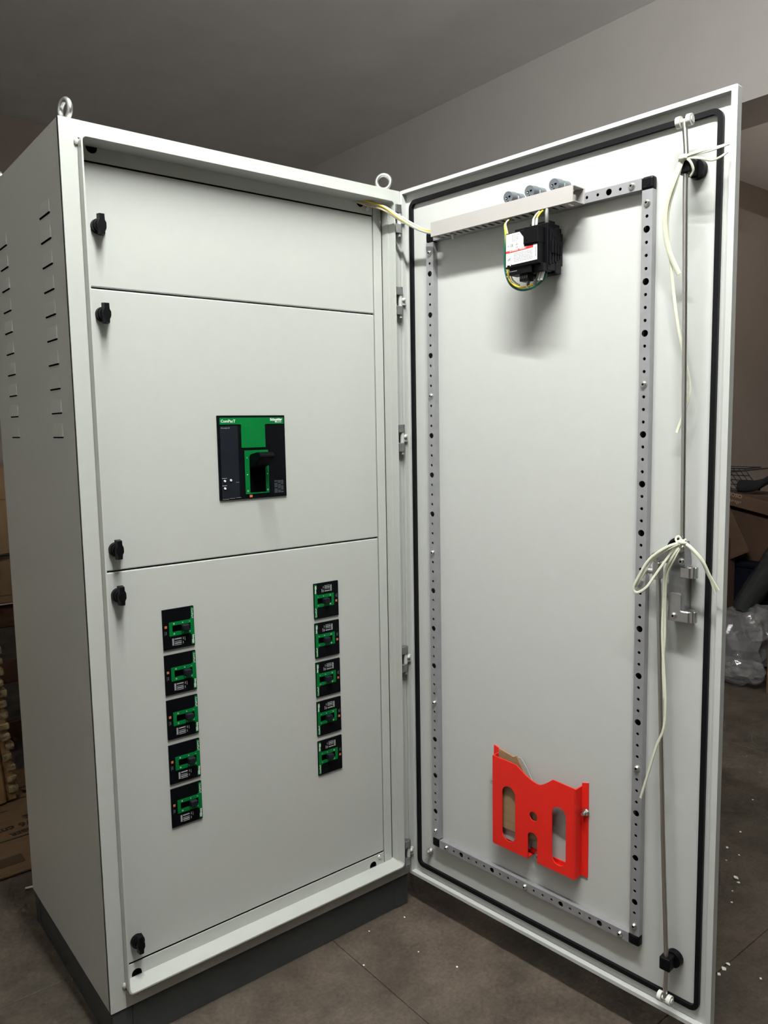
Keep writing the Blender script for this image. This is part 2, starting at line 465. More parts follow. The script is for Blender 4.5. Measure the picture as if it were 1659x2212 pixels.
KN = knob_mesh()
PANELS = [(1.7630, 2.0285, (1.894,)), (1.1335, 1.7630, (1.7065, 1.184)), (0.1810, 1.1335, (1.0785, 0.2335))]
for z0, z1, ks in PANELS:
    p = MB().box(0.0400, PXR, PY, PY + 0.016, z0 + G, z1 - G, 0.0026, 2).build('front_panel', 'paint', cab)
    for kz in ks:
        link('turn_knob', KN, p, 'black turn knob with a wing grip', Vector((0.0805, PY, kz)) - ORG[cab])

# plinth: dark skirts between corner pieces
MB().box(0.004, 0.052, 0.004, 0.052, 0, PL - 0.002, 0.002, 1).build('plinth_corner', 'plinth', cab)
MB().box(W - 0.052, W - 0.003, 0.004, 0.052, 0, PL - 0.002, 0.002, 1).build('plinth_corner', 'plinth', cab)
MB().box(0.004, 0.052, D - 0.052, D - 0.004, 0, PL - 0.002, 0.002, 1).build('plinth_corner', 'plinth', cab)
MB().box(0.0525, W - 0.0525, 0.0055, 0.02, 0, PL - 0.003, 0.001, 1).build('plinth_skirt', 'plinth', cab)
MB().box(0.0055, 0.02, 0.0525, D - 0.0525, 0, PL - 0.003, 0.001, 1).build('plinth_skirt', 'plinth', cab)
MB().box(W - 0.02, W - 0.0055, 0.0525, D - 0.004, 0, PL - 0.003, 0.001, 1).build('plinth_skirt', 'plinth', cab)

# louvers pressed into the side panel
def louver_mesh():
    wv, hh, dd = 0.040, 0.030, 0.0026
    bm = bmesh.new()
    N = 5
    rows = []
    for i in range(N + 1):
        t = i / N; z = hh * (1 - t); x = -dd * (math.sin(t * PI / 2) ** 1.2)
        ins = 0.006 * (1 - math.sin(t * PI / 2))
        rows.append([bm.verts.new((0.0002, -wv + ins, z)), bm.verts.new((x, -wv + ins + 0.004 * t, z)), bm.verts.new((x, wv - ins - 0.004 * t, z)), bm.verts.new((0.0002, wv - ins, z))])
    for i in range(N):
        for k in range(3): bm.faces.new((rows[i][k], rows[i][k + 1], rows[i + 1][k + 1], rows[i + 1][k]))
    f = bm.faces.new(rows[N]); f.material_index = 1
    q = [bm.verts.new((-0.0004, y, z)) for y, z in ((-wv + 0.002, -0.0032), (wv - 0.002, -0.0032), (wv, 0.0), (-wv, 0.0))]
    f = bm.faces.new(q); f.material_index = 1
    bmesh.ops.recalc_face_normals(bm, faces=bm.faces)
    me = bpy.data.meshes.new('louver'); bm.to_mesh(me); bm.free()
    me.materials.append(MATS['paint']); me.materials.append(MATS['void'])
    me.shade_smooth(); me.set_sharp_from_angle(angle=0.6); return me


LV = louver_mesh()
for cy in (0.130, 0.502):
    for k in range(10):
        link('louver', LV, side, None, Vector((0, cy, 1.4405 + 0.0541 * k)) - ORG[cab])

# lifting eyebolts
for x, y, az in ((0.030, 0.045, 1.36), (0.893, 0.045, 0.80), (0.030, 0.635, 1.30), (0.893, 0.635, 0.9)):
    MB().torus((x, y, TOP + 0.0315), 0.0195, 0.0062, az).cyl((x, y, TOP - 0.001), (x, y, TOP + 0.007), 0.016, 0.013, 18).cyl((x, y, TOP + 0.006), (x, y, TOP + 0.013), 0.011, 0.007, 18).build('eyebolt', 'steel', cab, 'bright steel lifting eyebolt')

# hinges
for zc in (2.0185, 1.7975, 1.4175, 0.7735, 0.176):
    h = MB()
    hx, hy = 0.8985, -0.0135
    for s_ in (-1, 1):
        z0, z1 = (zc + 0.016, zc + 0.038) if s_ > 0 else (zc - 0.038, zc - 0.014)
        h.cyl((hx, hy, z0), (hx, hy, z1), 0.0078, None, 18)
        h.box(0.8815, 0.8975, hy - 0.0075, 0.0005, z0, z1, 0.001, 1)
    h.box(0.8815, 0.8850, -0.0060, 0.0005, zc - 0.038, zc + 0.038, 0.0008, 1)
    ho = h.build('hinge', 'steel_dark', cab, 'zinc hinge with two knuckles')
    p = MB().cyl((hx, hy, zc - 0.014), (hx, hy, zc + 0.016), 0.0062, None, 16).sphere((hx + 0.008, hy - 0.004, zc + 0.004), 0.0062, 10).box(hx - 0.002, HPX + 0.006, hy - 0.004, hy + 0.007, zc - 0.012, zc + 0.010, 0.002, 1)
    p.cyl((hx, hy, zc - 0.046), (hx, hy, zc - 0.010), 0.0045, None, 12)
    p.build('hinge_pin', 'paint', ho)

# the door: pan with a rim, black gasket
def dmb(): return MB()


FD = FRAMES['D']
inv = Matrix.Translation(-ORG[cab]) @ FD          # door frame -> cabinet local
NB = 0.016                                          # depth of the door sheet behind its rim
door = MB().box(0.001, WD - 0.001, NB, 0.0195, PL + 0.001, TOP - 0.001)


def dbuild(mb, name, mats, parent, label=None):
    mb.bm.transform(inv); me = mb.mesh(name)
    for q in ([mats] if isinstance(mats, str) else mats): me.materials.append(MATS[q])
    return link(name, me, parent, label)


door = dbuild(door, 'door', 'paint_door', cab, 'open cabinet door seen from inside')
m = MB().prism([rrect(0, WD, PL, TOP, 0.003, 2), rect(0.010, WD - 0.0125, PL + 0.0095, TOP - 0.0095)], 0.0, 0.020)
ed = [e for e in m.bm.edges if (abs(e.verts[0].co.y) < 1e-5 and abs(e.verts[1].co.y) < 1e-5) and e.calc_face_angle(0) > 0.5]
bmesh.ops.bevel(m.bm, geom=ed, offset=0.0028, segments=3, affect='EDGES', profile=0.5)
dbuild(m, 'door_rim', 'paint_door', door)
m = MB().prism([rrect(0.0280, 0.8930, 0.1320, 2.0680, 0.022, 8), rrect(0.0390, 0.8820, 0.1430, 2.0570, 0.011, 8)], NB - 0.0085, NB + 0.001)
ed = [e for e in m.bm.edges if abs(e.verts[0].co.y - (NB - 0.0085)) < 1e-5 and abs(e.verts[1].co.y - (NB - 0.0085)) < 1e-5 and e.calc_face_angle(0) > 0.5]
bmesh.ops.bevel(m.bm, geom=ed, offset=0.0035, segments=3, affect='EDGES', profile=0.5)
dbuild(m, 'gasket', 'rubber', door, 'black rubber gasket running round the door')
dbuild(MB().cyl((0.075, NB, 0.190), (0.075, NB - 0.004, 0.190), 0.011, 0.010, 18).cyl((0.075, NB - 0.004, 0.190), (0.075, NB - 0.013, 0.190), 0.0085, None, 6).cyl((0.075, NB - 0.013, 0.190), (0.075, NB - 0.018, 0.190), 0.005, None, 12), 'earth_stud', 'steel', door)

# ------------------------------------------------------------------ perforated frame on the door
fr = thing('mounting_frame', 'grey perforated metal frame with black corner caps fixed inside the open door', 'mounting frame', 'D', (0.43, NB, 0.23))
RF = -0.002           # face of rails (n = +5 mm)
P4 = 0.1089 / 4
big = [1.859 - 0.1089 * k for k in range(15)]
scr = [1.913, 1.532, 1.0965, 0.661, 0.275]


def screw(mb, x, y, z, axis=(0, -1, 0), r=0.0068):
    a = Vector(axis); p = Vector((x, y, z))
    mb.cyl(p, p + a * 0.0015, r * 1.15, r * 1.15, 16); mb.cyl(p + a * 0.0015, p + a * 0.0055, r, r * 0.62, 16)
    mb.mi = 1; mb.cyl(p + a * 0.0055, p + a * 0.0058, r * 0.36, None, 6); mb.mi = 0


def rail(x0, x1, z0, z1, holes, vert, scs):
    b = MB().prism([rect(x0, x1, z0, z1)] + [circ(hx, hz, r, 14) for hx, hz, r in holes], RF, RF + 0.0018)
    if vert:
        b.box(x0, x0 + 0.0018, RF + 0.0018, NB, z0, z1).box(x1 - 0.0018, x1, RF + 0.0018, NB, z0, z1)
    else:
        b.box(x0, x1, RF + 0.0018, NB, z0, z0 + 0.0018).box(x0, x1, RF + 0.0018, NB, z1 - 0.0018, z1)
    b.mi = 1; b.box(x0 + 0.002, x1 - 0.002, NB - 0.002, NB - 0.0005, z0 + 0.002, z1 - 0.002)
    o = b.build('rail', ['zinc', 'void'], fr)
    for sx, sz in scs:
        q = MB(); screw(q, sx, RF, sz); q.build('screw', ['steel', 'void'], o)
    return o


for x0, x1, hx in ((0.1005, 0.1255, 0.1125), (0.7280, 0.7525, 0.7400)):
    hs = []
    for z in big:
        if min(abs(z - s_) for s_ in scr) > 0.02: hs.append((hx, z, 0.0075))
        for k in (1, 2, 3):
            if z - k * P4 > 0.29: hs.append((hx, z - k * P4, 0.0036))
    hs.append((hx, 1.886, 0.0036))
    rail(x0, x1, 0.2525, 1.9405, hs, True, [(hx, z) for z in scr])
for z0, z1, hz in ((0.2275, 0.2510, 0.2385), (1.9430, 1.9665, 1.9550)):
    hs = []
    for k in range(21):
        s_ = 0.154 + k * 0.0275
        if k % 10 == 0: continue
        hs.append((s_, hz, 0.0072 if k % 4 == 2 else 0.0035))
    rail(0.1265, 0.7265, z0, z1, hs, False, [(0.154, hz), (0.429, hz), (0.704, hz)])
for x0, x1 in ((0.0995, 0.1265), (0.7265, 0.7535)):
    for z0, z1 in ((0.2260, 0.2520), (1.9410, 1.9680)):
        MB().box(x0, x1, RF - 0.001, NB, z0, z1, 0.005, 3).cyl(((x0 + x1) / 2, RF - 0.0012, (z0 + z1) / 2), ((x0 + x1) / 2, RF - 0.0016, (z0 + z1) / 2), 0.006, None, 14).build('corner_cap', 'black', fr)

# ------------------------------------------------------------------ latch mechanism
lm = thing('door_latch', 'steel rod latch with lock case, black guides and white rollers on the open door', 'latch', 'D', (0.83, NB, 0.15))


def dn(s_, z, n): return (s_, -n, z)


up_rod = MB().tube([dn(0.842, 1.190, 0.016), dn(0.8400, 1.55, 0.022), dn(0.8375, 1.905, 0.031), dn(0.8375, 1.955, 0.031), dn(0.8370, 1.985, 0.030), dn(0.8310, 2.045, 0.028)], 0.0052, 12, smooth=3).build('lock_rod', 'rod', lm)
lo_rod = MB().tube([dn(0.7870, 1.125, 0.012), dn(0.7990, 0.852, 0.014), dn(0.8140, 0.534, 0.018), dn(0.8290, 0.246, 0.020), dn(0.8300, 0.205, 0.022), dn(0.8300, 0.155, 0.024)], 0.0052, 12, smooth=3).build('lock_rod', 'rod', lm)
for rod, s_, z, n in ((up_rod, 0.8310, 2.047, 0.028), (lo_rod, 0.8300, 0.154, 0.024)):
    for d_ in (-1, 1):
        c0 = dn(s_ + d_ * 0.0065, z, n); c1 = dn(s_ + d_ * 0.0155, z, n)
        MB().cyl(c0, c1, 0.0115, None, 18).cyl(dn(s_ + d_ * 0.0155, z, n), dn(s_ + d_ * 0.0175, z, n), 0.006, None, 12).build('roller', 'nylon', rod)
    MB().cyl(dn(s_ - 0.0065, z, n), dn(s_ + 0.0065, z, n), 0.005, None, 12).build('roller_axle', 'nylon', rod)
for s_, z, n in ((0.8375, 1.958, 0.031), (0.8290, 0.238, 0.020)):
    MB().cyl(dn(s_ + 0.006, z, -0.012), dn(s_ + 0.006, z, 0.003), 0.0195, 0.018, 22).box(s_ - 0.012, s_ + 0.013, -(n + 0.011), -0.002, z - 0.015, z + 0.015, 0.003, 2).build('rod_guide', 'black', lm, 'black plastic rod guide')
case = [(0.8120, 1.170), (0.8230, 1.192), (0.8420, 1.196), (0.8480, 1.160), (0.8490, 1.040), (0.8160, 1.036), (0.8130, 1.090)]
lc = MB().prism([case], -0.016, NB).build('lock_case', 'steel_dark', lm, 'zinc lock case')
MB().prism([[(0.806, 1.180), (0.824, 1.202), (0.846, 1.200), (0.850, 1.165), (0.842, 1.148), (0.818, 1.146), (0.806, 1.150)]], -0.021, -0.016).build('lock_plate', 'steel_dark', lm)
MB().prism([rrect(0.815, 0.842, 1.044, 1.085, 0.006)], -0.019, -0.0155).build('lock_lever', 'steel', lm)
MB().prism([[(0.777, 1.166), (0.795, 1.176), (0.824, 1.186), (0.826, 1.158), (0.800, 1.152), (0.784, 1.142)]], -0.024, -0.017).build('crank_arm', 'steel_dark', lm)
for zb in (1.120, 1.024):
    MB().box(0.812 if zb < 1.1 else 0.838, 0.860, -0.018, NB, zb, zb + 0.024, 0.002, 1).cyl((0.8610, -0.006, zb), (0.8610, -0.006, zb + 0.024), 0.0075, None, 14).box(0.866, 0.870, -0.010, 0.002, zb, zb + 0.024, 0.001, 1).build('clip_bracket', 'steel', lm)
for s_, z, n, r in ((0.7865, 1.158, 0.024, 0.0085), (0.8410, 1.184, 0.021, 0.0080), (0.8230, 1.160, 0.021, 0.006), (0.8430, 1.156, 0.021, 0.007), (0.8270, 1.036, 0.018, 0.007)):
    q = MB(); screw(q, s_, -n, z, r=r); q.build('screw', ['steel', 'void'], lm)
MB().box(0.779, 0.796, -0.026, -0.004, 1.110, 1.150, 0.003, 1).cyl((0.768, -0.017, 1.127), (0.785, -0.017, 1.127), 0.0065, None, 14).cyl((0.764, -0.017, 1.127), (0.769, -0.017, 1.127), 0.0105, None, 14).build('rod_clevis', 'steel', lm)
MB().tube([dn(0.812, 1.178, 0.022), dn(0.822, 1.196, 0.024), dn(0.836, 1.204, 0.022)], 0.005, 8).build('spring_clip', 'black', lm)

# ------------------------------------------------------------------ red document holder
dh = thing('document_holder', 'red plastic document holder low inside the open door', 'document holder', 'D', (0.46, NB, 0.33))
YFp = -0.015
outl = [(0.3355, 0.331), (0.5870, 0.331), (0.5870, 0.563), (0.5215, 0.567)]
for i in range(1, 13):
    t = i / 12
    # smooth asymmetric scoop
    x = 0.5215 + (0.410 - 0.5215) * t
    z = 0.567 - 0.030 * math.sin(min(1, t * 2.0) * PI / 2) if t < 0.35 else None
    if z is None:
        u = (t - 0.35) / 0.65
        z = 0.5395 + 0.0315 * u ** 1.7
    outl.append((x, z))
outl += [(0.3355, 0.575)]
cutb = [(0.4465, 0.3305)] + [(0.4615 + 0.015 * math.cos(a), 0.392 + 0.013 * math.sin(a)) for a in [PI - PI * i / 10 for i in range(11)]] + [(0.4765, 0.3305)]
outl = [(0.3355, 0.331)] + cutb + outl[1:]
m = MB().prism([outl, rrect(0.364, 0.407, 0.352, 0.504, 0.0212, 8), rrect(0.520, 0.561, 0.348, 0.501, 0.0203, 8), circ(0.464, 0.450, 0.0125, 20)], YFp, YFp + 0.003)
m.build('pocket_front', 'red', dh)
MB().box(0.3325, 0.3360, YFp, NB, 0.331, 0.575).build('pocket_side', 'red', dh)
MB().box(0.585, 0.5885, YFp, NB - 0.001, 0.331, 0.563).build('pocket_side', 'red', dh)
MB().box(0.336, 0.446, YFp, NB, 0.329, 0.332).box(0.477, 0.587, YFp, NB, 0.329, 0.332).build('pocket_bottom', 'red', dh)
MB().prism([[(0.3155, 0.331), (0.606, 0.331), (0.606, 0.576), (0.588, 0.571), (0.588, 0.345), (0.335, 0.345), (0.335, 0.585), (0.3155, 0.590)]], NB - 0.003, NB - 0.0002).build('back_flange', 'red', dh)
for s_, z in ((0.600, 0.500), (0.3200, 0.490), (0.4620, 0.334)):
    MB().cyl((s_, NB - 0.003, z), (s_, NB - 0.005, z), 0.0095, None, 16).cyl((s_, NB - 0.005, z), (s_, NB - 0.011, z), 0.0075, None, 6).cyl((s_, NB - 0.011, z), (s_, NB - 0.020, z), 0.0038, None, 10).build('stud_nut', 'steel', dh)
m = MB().box(0.338, 0.4980, -0.004, 0.0015, 0.378, 0.515, 0.001, 1)
m.prism([[(0.345, 0.51), (0.440, 0.51), (0.424, 0.555), (0.402, 0.589), (0.392, 0.584), (0.345, 0.594)]], -0.004, 0.0015)
single('cardboard_sheet', m, 'cardboard', 'folded brown cardboard tucked into the red document holder', 'cardboard', 'D')
single('paper_sheet', MB().prism([[(0.350, 0.345), (0.44, 0.345), (0.446, 0.535), (0.430, 0.562), (0.412, 0.584), (0.352, 0.580)]], 0.0035, 0.0065), 'paper', 'grey paper sheets behind the cardboard in the red holder', 'paper', 'D')

# ------------------------------------------------------------------ wiring duct
wd = thing('wiring_duct', 'pale grey slotted wiring duct across the top of the perforated frame', 'wiring duct', 'D', (0.37, RF, 1.942))
A0, A1, Z0d, Z1d, ND = 0.157, 0.585, 1.942, 1.9765, 0.045
cv = MB().prism([rect(A0, A1, Z0d - 0.0008, Z1d + 0.0008)], -ND, -ND + 0.002)
cv.box(A0, A1, -ND + 0.002, -ND + 0.010, Z1d - 0.001, Z1d + 0.0008).box(A0, A1, -ND + 0.002, -ND + 0.010, Z0d - 0.0008, Z0d + 0.001)
cv.build('duct_cover', 'duct', wd)
bd = MB().box(A0, A1 + 0.004, RF - 0.002, RF, Z0d, Z1d)
slots = []
k = 0
while A0 + 0.016 + k * 0.0205 < A1 - 0.012:
    x = A0 + 0.016 + k * 0.0205; slots.append(rrect(x - 0.0044, x + 0.0044, -ND + 0.007, -0.008, 0.0042, 4)); k += 1
bd.plate_z([rect(A0, A1 + 0.002, -ND + 0.002, RF)] + slots, Z0d, Z0d + 0.0018)
bd.plate_z([rect(A0, A1 + 0.002, -ND + 0.002, RF)] + slots, Z1d - 0.0018, Z1d)
bd.build('duct_body', 'duct', wd)
MB().box(A0 + 0.012, A1 - 0.035, -ND + 0.006, -0.007, Z0d + 0.0035, Z1d - 0.0035, 0.003, 2).build('dark_wire_filler', 'rubber', wd)  # dark filler block for the wires, added so the slots look dark
MB().cyl((A0 + 0.055, -0.020, Z0d), (A0 + 0.055, -0.020, Z0d - 0.012), 0.004, 0.003, 10).build('rivet', 'nylon', wd)

# ------------------------------------------------------------------ grey plug sockets above the duct
for i, (s_, lab) in enumerate(((0.3985, 'leftmost'), (0.4605, 'middle'), (0.5280, 'rightmost'))):
    z = 1.9915
    t = thing('lamp_socket', 'round grey lamp socket above the wiring duct, %s of three' % lab, 'lamp socket', 'D', (s_, NB, z - 0.012), 'lamp sockets above the duct')
    dz = 0.003
    b = MB().cyl((s_, -0.034, z), (s_, -0.012, z + dz), 0.0135, None, 22)
    b.build('socket_head', 'socket_grey', t)
    MB().cyl((s_, -0.013, z + dz), (s_, 0.000, z + dz), 0.0075, None, 16).box(s_ - 0.010, s_ + 0.010, -0.012, -0.003, z + dz - 0.004, z + dz + 0.004, 0.001, 1).build('socket_neck', 'nylon', t)
    MB().cyl((s_, -0.002, z + dz), (s_, NB, z + dz), 0.0125, 0.0145, 22).build('socket_collar', 'socket_grey', t)
    MB().cyl((s_ - 0.0045, -0.0338, z - 0.001), (s_ - 0.0045, -0.0344, z - 0.001), 0.0030, None, 12).cyl((s_ + 0.0045, -0.0338, z + 0.002), (s_ + 0.0045, -0.0344, z + 0.002), 0.0034, None, 12).cyl((s_, -0.0338, z + 0.0085), (s_, -0.0344, z + 0.0085), 0.0013, None, 8).cyl((s_, -0.0338, z - 0.0085), (s_, -0.0344, z - 0.0085), 0.0013, None, 8).build('pin_hole', 'void', t)
    MB().cyl((s_ - 0.0050, -0.0343, z - 0.0016), (s_ - 0.0050, -0.0347, z - 0.0016), 0.0014, None, 8).build('pin', 'nylon', t)
    single('socket_lead', MB().tube([(s_ - 0.011, -0.012, z - 0.002), (s_ - 0.016, -0.014, z - 0.010), (s_ - 0.020, -0.018, Z1d - 0.004)], 0.0024, 8), 'wire_cream', 'short cream lead dropping into the duct from the %s grey socket' % lab, 'wire', 'D', 'socket leads')

# ------------------------------------------------------------------ control module
NF = 0.085
cm = thing('control_module', 'black electronic module with a white warning label hanging under the wiring duct', 'module', 'D', (0.48, NB, 1.785))
MB().box(0.4290, 0.5215, -NF, -0.048, 1.8130, 1.8925, 0.0015, 1).build('front_case', 'black', cm)
b = MB().box(0.437, 0.530, -0.060, -0.012, 1.800, 1.905, 0.0015, 1).box(0.446, 0.531, -0.030, -0.006, 1.795, 1.898, 0.0015, 1)
b.box(0.470, 0.524, -0.045, -0.022, 1.900, 1.913, 0.001, 1).box(0.480, 0.528, -0.020, NB - 0.012, 1.815, 1.888, 0.001, 1)
for k in range(5): b.box(0.530, 0.533, -0.055 + k * 0.010, -0.048 + k * 0.010, 1.812 + 0.004 * k, 1.890 - 0.006 * k, 0.0008, 1)
for k in range(4): b.box(0.5315, 0.536, -0.050 + k * 0.011, -0.043 + k * 0.011, 1.838, 1.866, 0.0008, 1)
b.build('rear_case', 'black', cm)
MB().box(0.4560, 0.4700, -0.028, NB, 1.80, 1.89).build('mounting_foot', 'black', cm)
b = MB().box(0.4830, 0.5225, -NF - 0.004, -0.052, 1.8590, 1.8965, 0.0012, 1).cyl((0.492, -NF - 0.0035, 1.867), (0.492, -NF - 0.0048, 1.867), 0.0022, None, 10)
b.build('plug_block', 'black', cm)
b = MB().box(0.4370, 0.500, -NF + 0.004, -0.050, 1.797, 1.8145, 0.001, 1).box(0.462, 0.487, -NF + 0.010, -0.052, 1.781, 1.798, 0.001, 1).box(0.500, 0.528, -0.074, -0.040, 1.797, 1.815, 0.001, 1)
b.build('terminal_block', 'black', cm)
for k in range(4): MB().box(0.4655 + k * 0.0056, 0.4680 + k * 0.0056, -NF + 0.0096, -NF + 0.011, 1.787, 1.7925).build('terminal_mark', 'dim_print', cm)
for k in range(7): MB().box(0.4400 + k * 0.0030, 0.4412 + k * 0.0030, -NF + 0.0036, -NF + 0.005, 1.8045, 1.8065).build('terminal_mark', 'grey_print', cm)
yl = -NF - 0.0004
lb = MB().prism([[(0.4315, 1.8165), (0.4345, 1.8165), (0.4345, 1.8200), (0.4425, 1.8200), (0.4425, 1.8180), (0.4455, 1.8180), (0.4455, 1.8210), (0.4480, 1.8210), (0.4480, 1.8195), (0.5190, 1.8215), (0.5190, 1.8560), (0.5080, 1.8560), (0.5080, 1.8535), (0.4830, 1.8560), (0.4810, 1.8770), (0.4700, 1.8905), (0.4315, 1.8900)]], yl, -NF + 0.0002).build('warning_label', 'label_white', cm, 'white label with a red danger band')
MB().prism([[(0.4315, 1.8470), (0.5080, 1.8500), (0.5080, 1.8545), (0.4315, 1.8520)]], yl - 0.0003, yl).build('danger_band', 'label_red', lb)
MB().text('\u25B2 DANGER - PELIGRO', 0.0046, 0.4420, 1.8505, yl - 0.0005, rot=-0.03, bold=0.0001).build('lettering', 'white_print', lb)
q = MB()
random.seed(3)
for r_ in range(6):
    z = 1.8435 - r_ * 0.0035; x = 0.4540
    while x < 0.5060:
        wv = random.uniform(0.002, 0.007); q.box(x, min(x + wv, 0.507), yl - 0.0003, yl, z, z + 0.0012); x += wv + 0.0014
for r_ in range(5):
    z = 1.8855 - r_ * 0.0032; x = 0.4485
    while x < 0.466:
        wv = random.uniform(0.002, 0.005); q.box(x, x + wv, yl - 0.0003, yl, z, z + 0.0010); x += wv + 0.0014
for k in range(14):
    q.box(0.5135, 0.5165, yl - 0.0003, yl, 1.8290 + k * 0.0016, 1.8290 + k * 0.0016 + random.choice((0.0005, 0.0009)))
q.build('fine_print', 'grey_print', lb)
MB().text('CE', 0.0072, 0.4430, 1.8635, yl - 0.0004, bold=0.0).text('\u25B3', 0.006, 0.4600, 1.8650, yl - 0.0004).text('\u25C7', 0.006, 0.4600, 1.8580, yl - 0.0004).text('UL', 0.0045, 0.4350, 1.8640, yl - 0.0004).build('approval_marks', 'grey_print', lb)
sp = MB()
for a_ in (0.3, 1.2, 2.2, 3.6, 4.4):
    sp.box(-0.0003, 0.0003, yl - 0.0003, yl, 0, 0.0058, M=Matrix.Translation((0.4410, 0, 1.8330)) @ Matrix.Rotation(a_, 4, 'Y'))
sp.build('hazard_symbol', 'ink', lb)

# wires round the module
def wire(pts, r, m_, label, name='wire', ry=None, seg=8):
    return single(name, MB().tube([(p[0], -p[2], p[1]) for p in pts], r, seg, ry=ry), m_, label, name.replace('_', ' '), 'D')


wire([(0.398, 1.944, 0.020), (0.402, 1.925, 0.050), (0.411, 1.896, 0.062), (0.4125, 1.842, 0.066), (0.4170, 1.806, 0.066), (0.428, 1.781, 0.064), (0.450, 1.766, 0.062), (0.476, 1.763, 0.060), (0.500, 1.771, 0.056), (0.517, 1.786, 0.050), (0.520, 1.80, 0.05)], 0.0027, 'wire_green', 'dark green wire looping below the black module')
wire([(0.401, 1.944, 0.022), (0.406, 1.925, 0.054), (0.4150, 1.898, 0.064), (0.4180, 1.842, 0.062), (0.4270, 1.800, 0.070), (0.437, 1.782, 0.070), (0.452, 1.7715, 0.066), (0.474, 1.769, 0.062), (0.4950, 1.778, 0.055), (0.5100, 1.800, 0.050)], 0.0025, 'wire_yellow', 'yellow wire looping below the black module inside the green one')
wire([(0.404, 1.944, 0.026), (0.409, 1.926, 0.056), (0.4170, 1.900, 0.060), (0.4205, 1.850, 0.052), (0.430, 1.802, 0.064), (0.441, 1.785, 0.066), (0.455, 1.775, 0.064)], 0.0020, 'wire_cream', 'thin cream wire beside the yellow one at the module side')
wire([(0.472, 1.768, 0.060), (0.480, 1.780, 0.062), (0.484, 1.802, 0.062)], 0.0030, 'wire_grey', 'short grey wire rising into the module bottom, left of two')
wire([(0.492, 1.772, 0.058), (0.500, 1.784, 0.058), (0.504, 1.802, 0.058)], 0.0030, 'wire_grey', 'short grey wire rising into the module bottom, right of two')
for s_, lab in ((0.513, 'left'), (0.5205, 'right')):
    single('wire_sleeve', MB().tube([(s_, -0.058, 1.806), (s_ - 0.002, -0.060, 1.795), (s_ - 0.006, -0.062, 1.779)], 0.0030, 10, smooth=2), 'sleeve', 'white marker sleeve below the module, %s of two' % lab, 'wire sleeve', 'D', 'marker sleeves below the module')
for s_, lab in ((0.4905, 'left'), (0.4995, 'right')):
    single('wire_sleeve', MB().tube([(s_, -0.062, 1.897), (s_ + 0.0006, -0.060, 1.919)], 0.0030, 10, smooth=0), 'sleeve', 'white marker sleeve between duct and module, %s of two' % lab, 'wire sleeve', 'D', 'marker sleeves above the module')
    wire([(s_ + 0.0006, 1.919, 0.060), (s_ + 0.003, 1.932, 0.050), (s_ + 0.006, 1.946, 0.030)], 0.0022, 'wire_cream' if lab == 'left' else 'wire_yellow', 'short wire from the %s white sleeve up into the duct' % lab)
wire([(0.508, 1.946, 0.028), (0.517, 1.936, 0.045), (0.520, 1.920, 0.050), (0.518, 1.904, 0.046)], 0.0040, 'wire_grey', 'grey wire curving from duct to the module top')
single('cable_tie', MB().torus((0, 0, 0), 0.0058, 0.0012, 0, 16, 6).box(0.004, 0.010, -0.002, 0.002, -0.002, 0.002), 'sleeve', 'white cable tie round the wires at the module side', 'cable tie', 'D').location = FD @ Vector((0.4235, -0.067, 1.797))
single('cable_tie', MB().torus((0, 0, 0), 0.0062, 0.0012, 1.57, 16, 6).box(-0.003, 0.003, -0.002, 0.002, 0.004, 0.012), 'sleeve', 'white cable tie at the bottom of the wire loop', 'cable tie', 'D').location = FD @ Vector((0.477, -0.061, 1.764))

# cable from the cabinet to the duct
def fdp(s_, n, z): return FD @ Vector((s_, -n, z))


base = [Vector((0.785, 0.034, 2.060)), Vector((0.812, 0.018, 2.054)), Vector((0.842, -0.015, 2.040)), Vector((0.862, -0.058, 2.006)), fdp(0.100, 0.033, 1.974), fdp(0.142, 0.027, 1.957), fdp(0.170, 0.022, 1.954)]
for k, (m_, r, lab) in enumerate((('wire_clear', 0.0042, 'clear sheathed'), ('wire_yellow', 0.0022, 'yellow'), ('wire_cream', 0.0024, 'cream'), ('wire_clear', 0.0030, 'translucent white'))):
    of = [(0, 0, 0), (-0.002, -0.004, 0.003), (0.000, -0.003, -0.004), (0.001, 0.002, 0.006)][k]
    pts = []
    for i, p in enumerate(base):
        a = i * 1.1 + k * 1.6; f = 0.0028 if k else 0
        pts.append(p + Vector(of) * 0.8 + Vector((0, f * math.cos(a), f * math.sin(a))))
    single('cable', MB().tube(pts, r, 8, smooth=5), m_, '%s cable strand bridging from cabinet to wiring duct' % lab, 'cable')

# ------------------------------------------------------------------ tie straps on the latch
def strap(name, label, paths):
    t = thing(name, label, 'strap', 'D', (0.83, -0.03, paths[0][0][0][1]))
    for pts, wv in paths:
        MB().tube([(p[0], -p[2], p[1]) for p in pts], wv, 8, ry=0.0016, smooth=5).build('strand', 'strap', t)
    return t


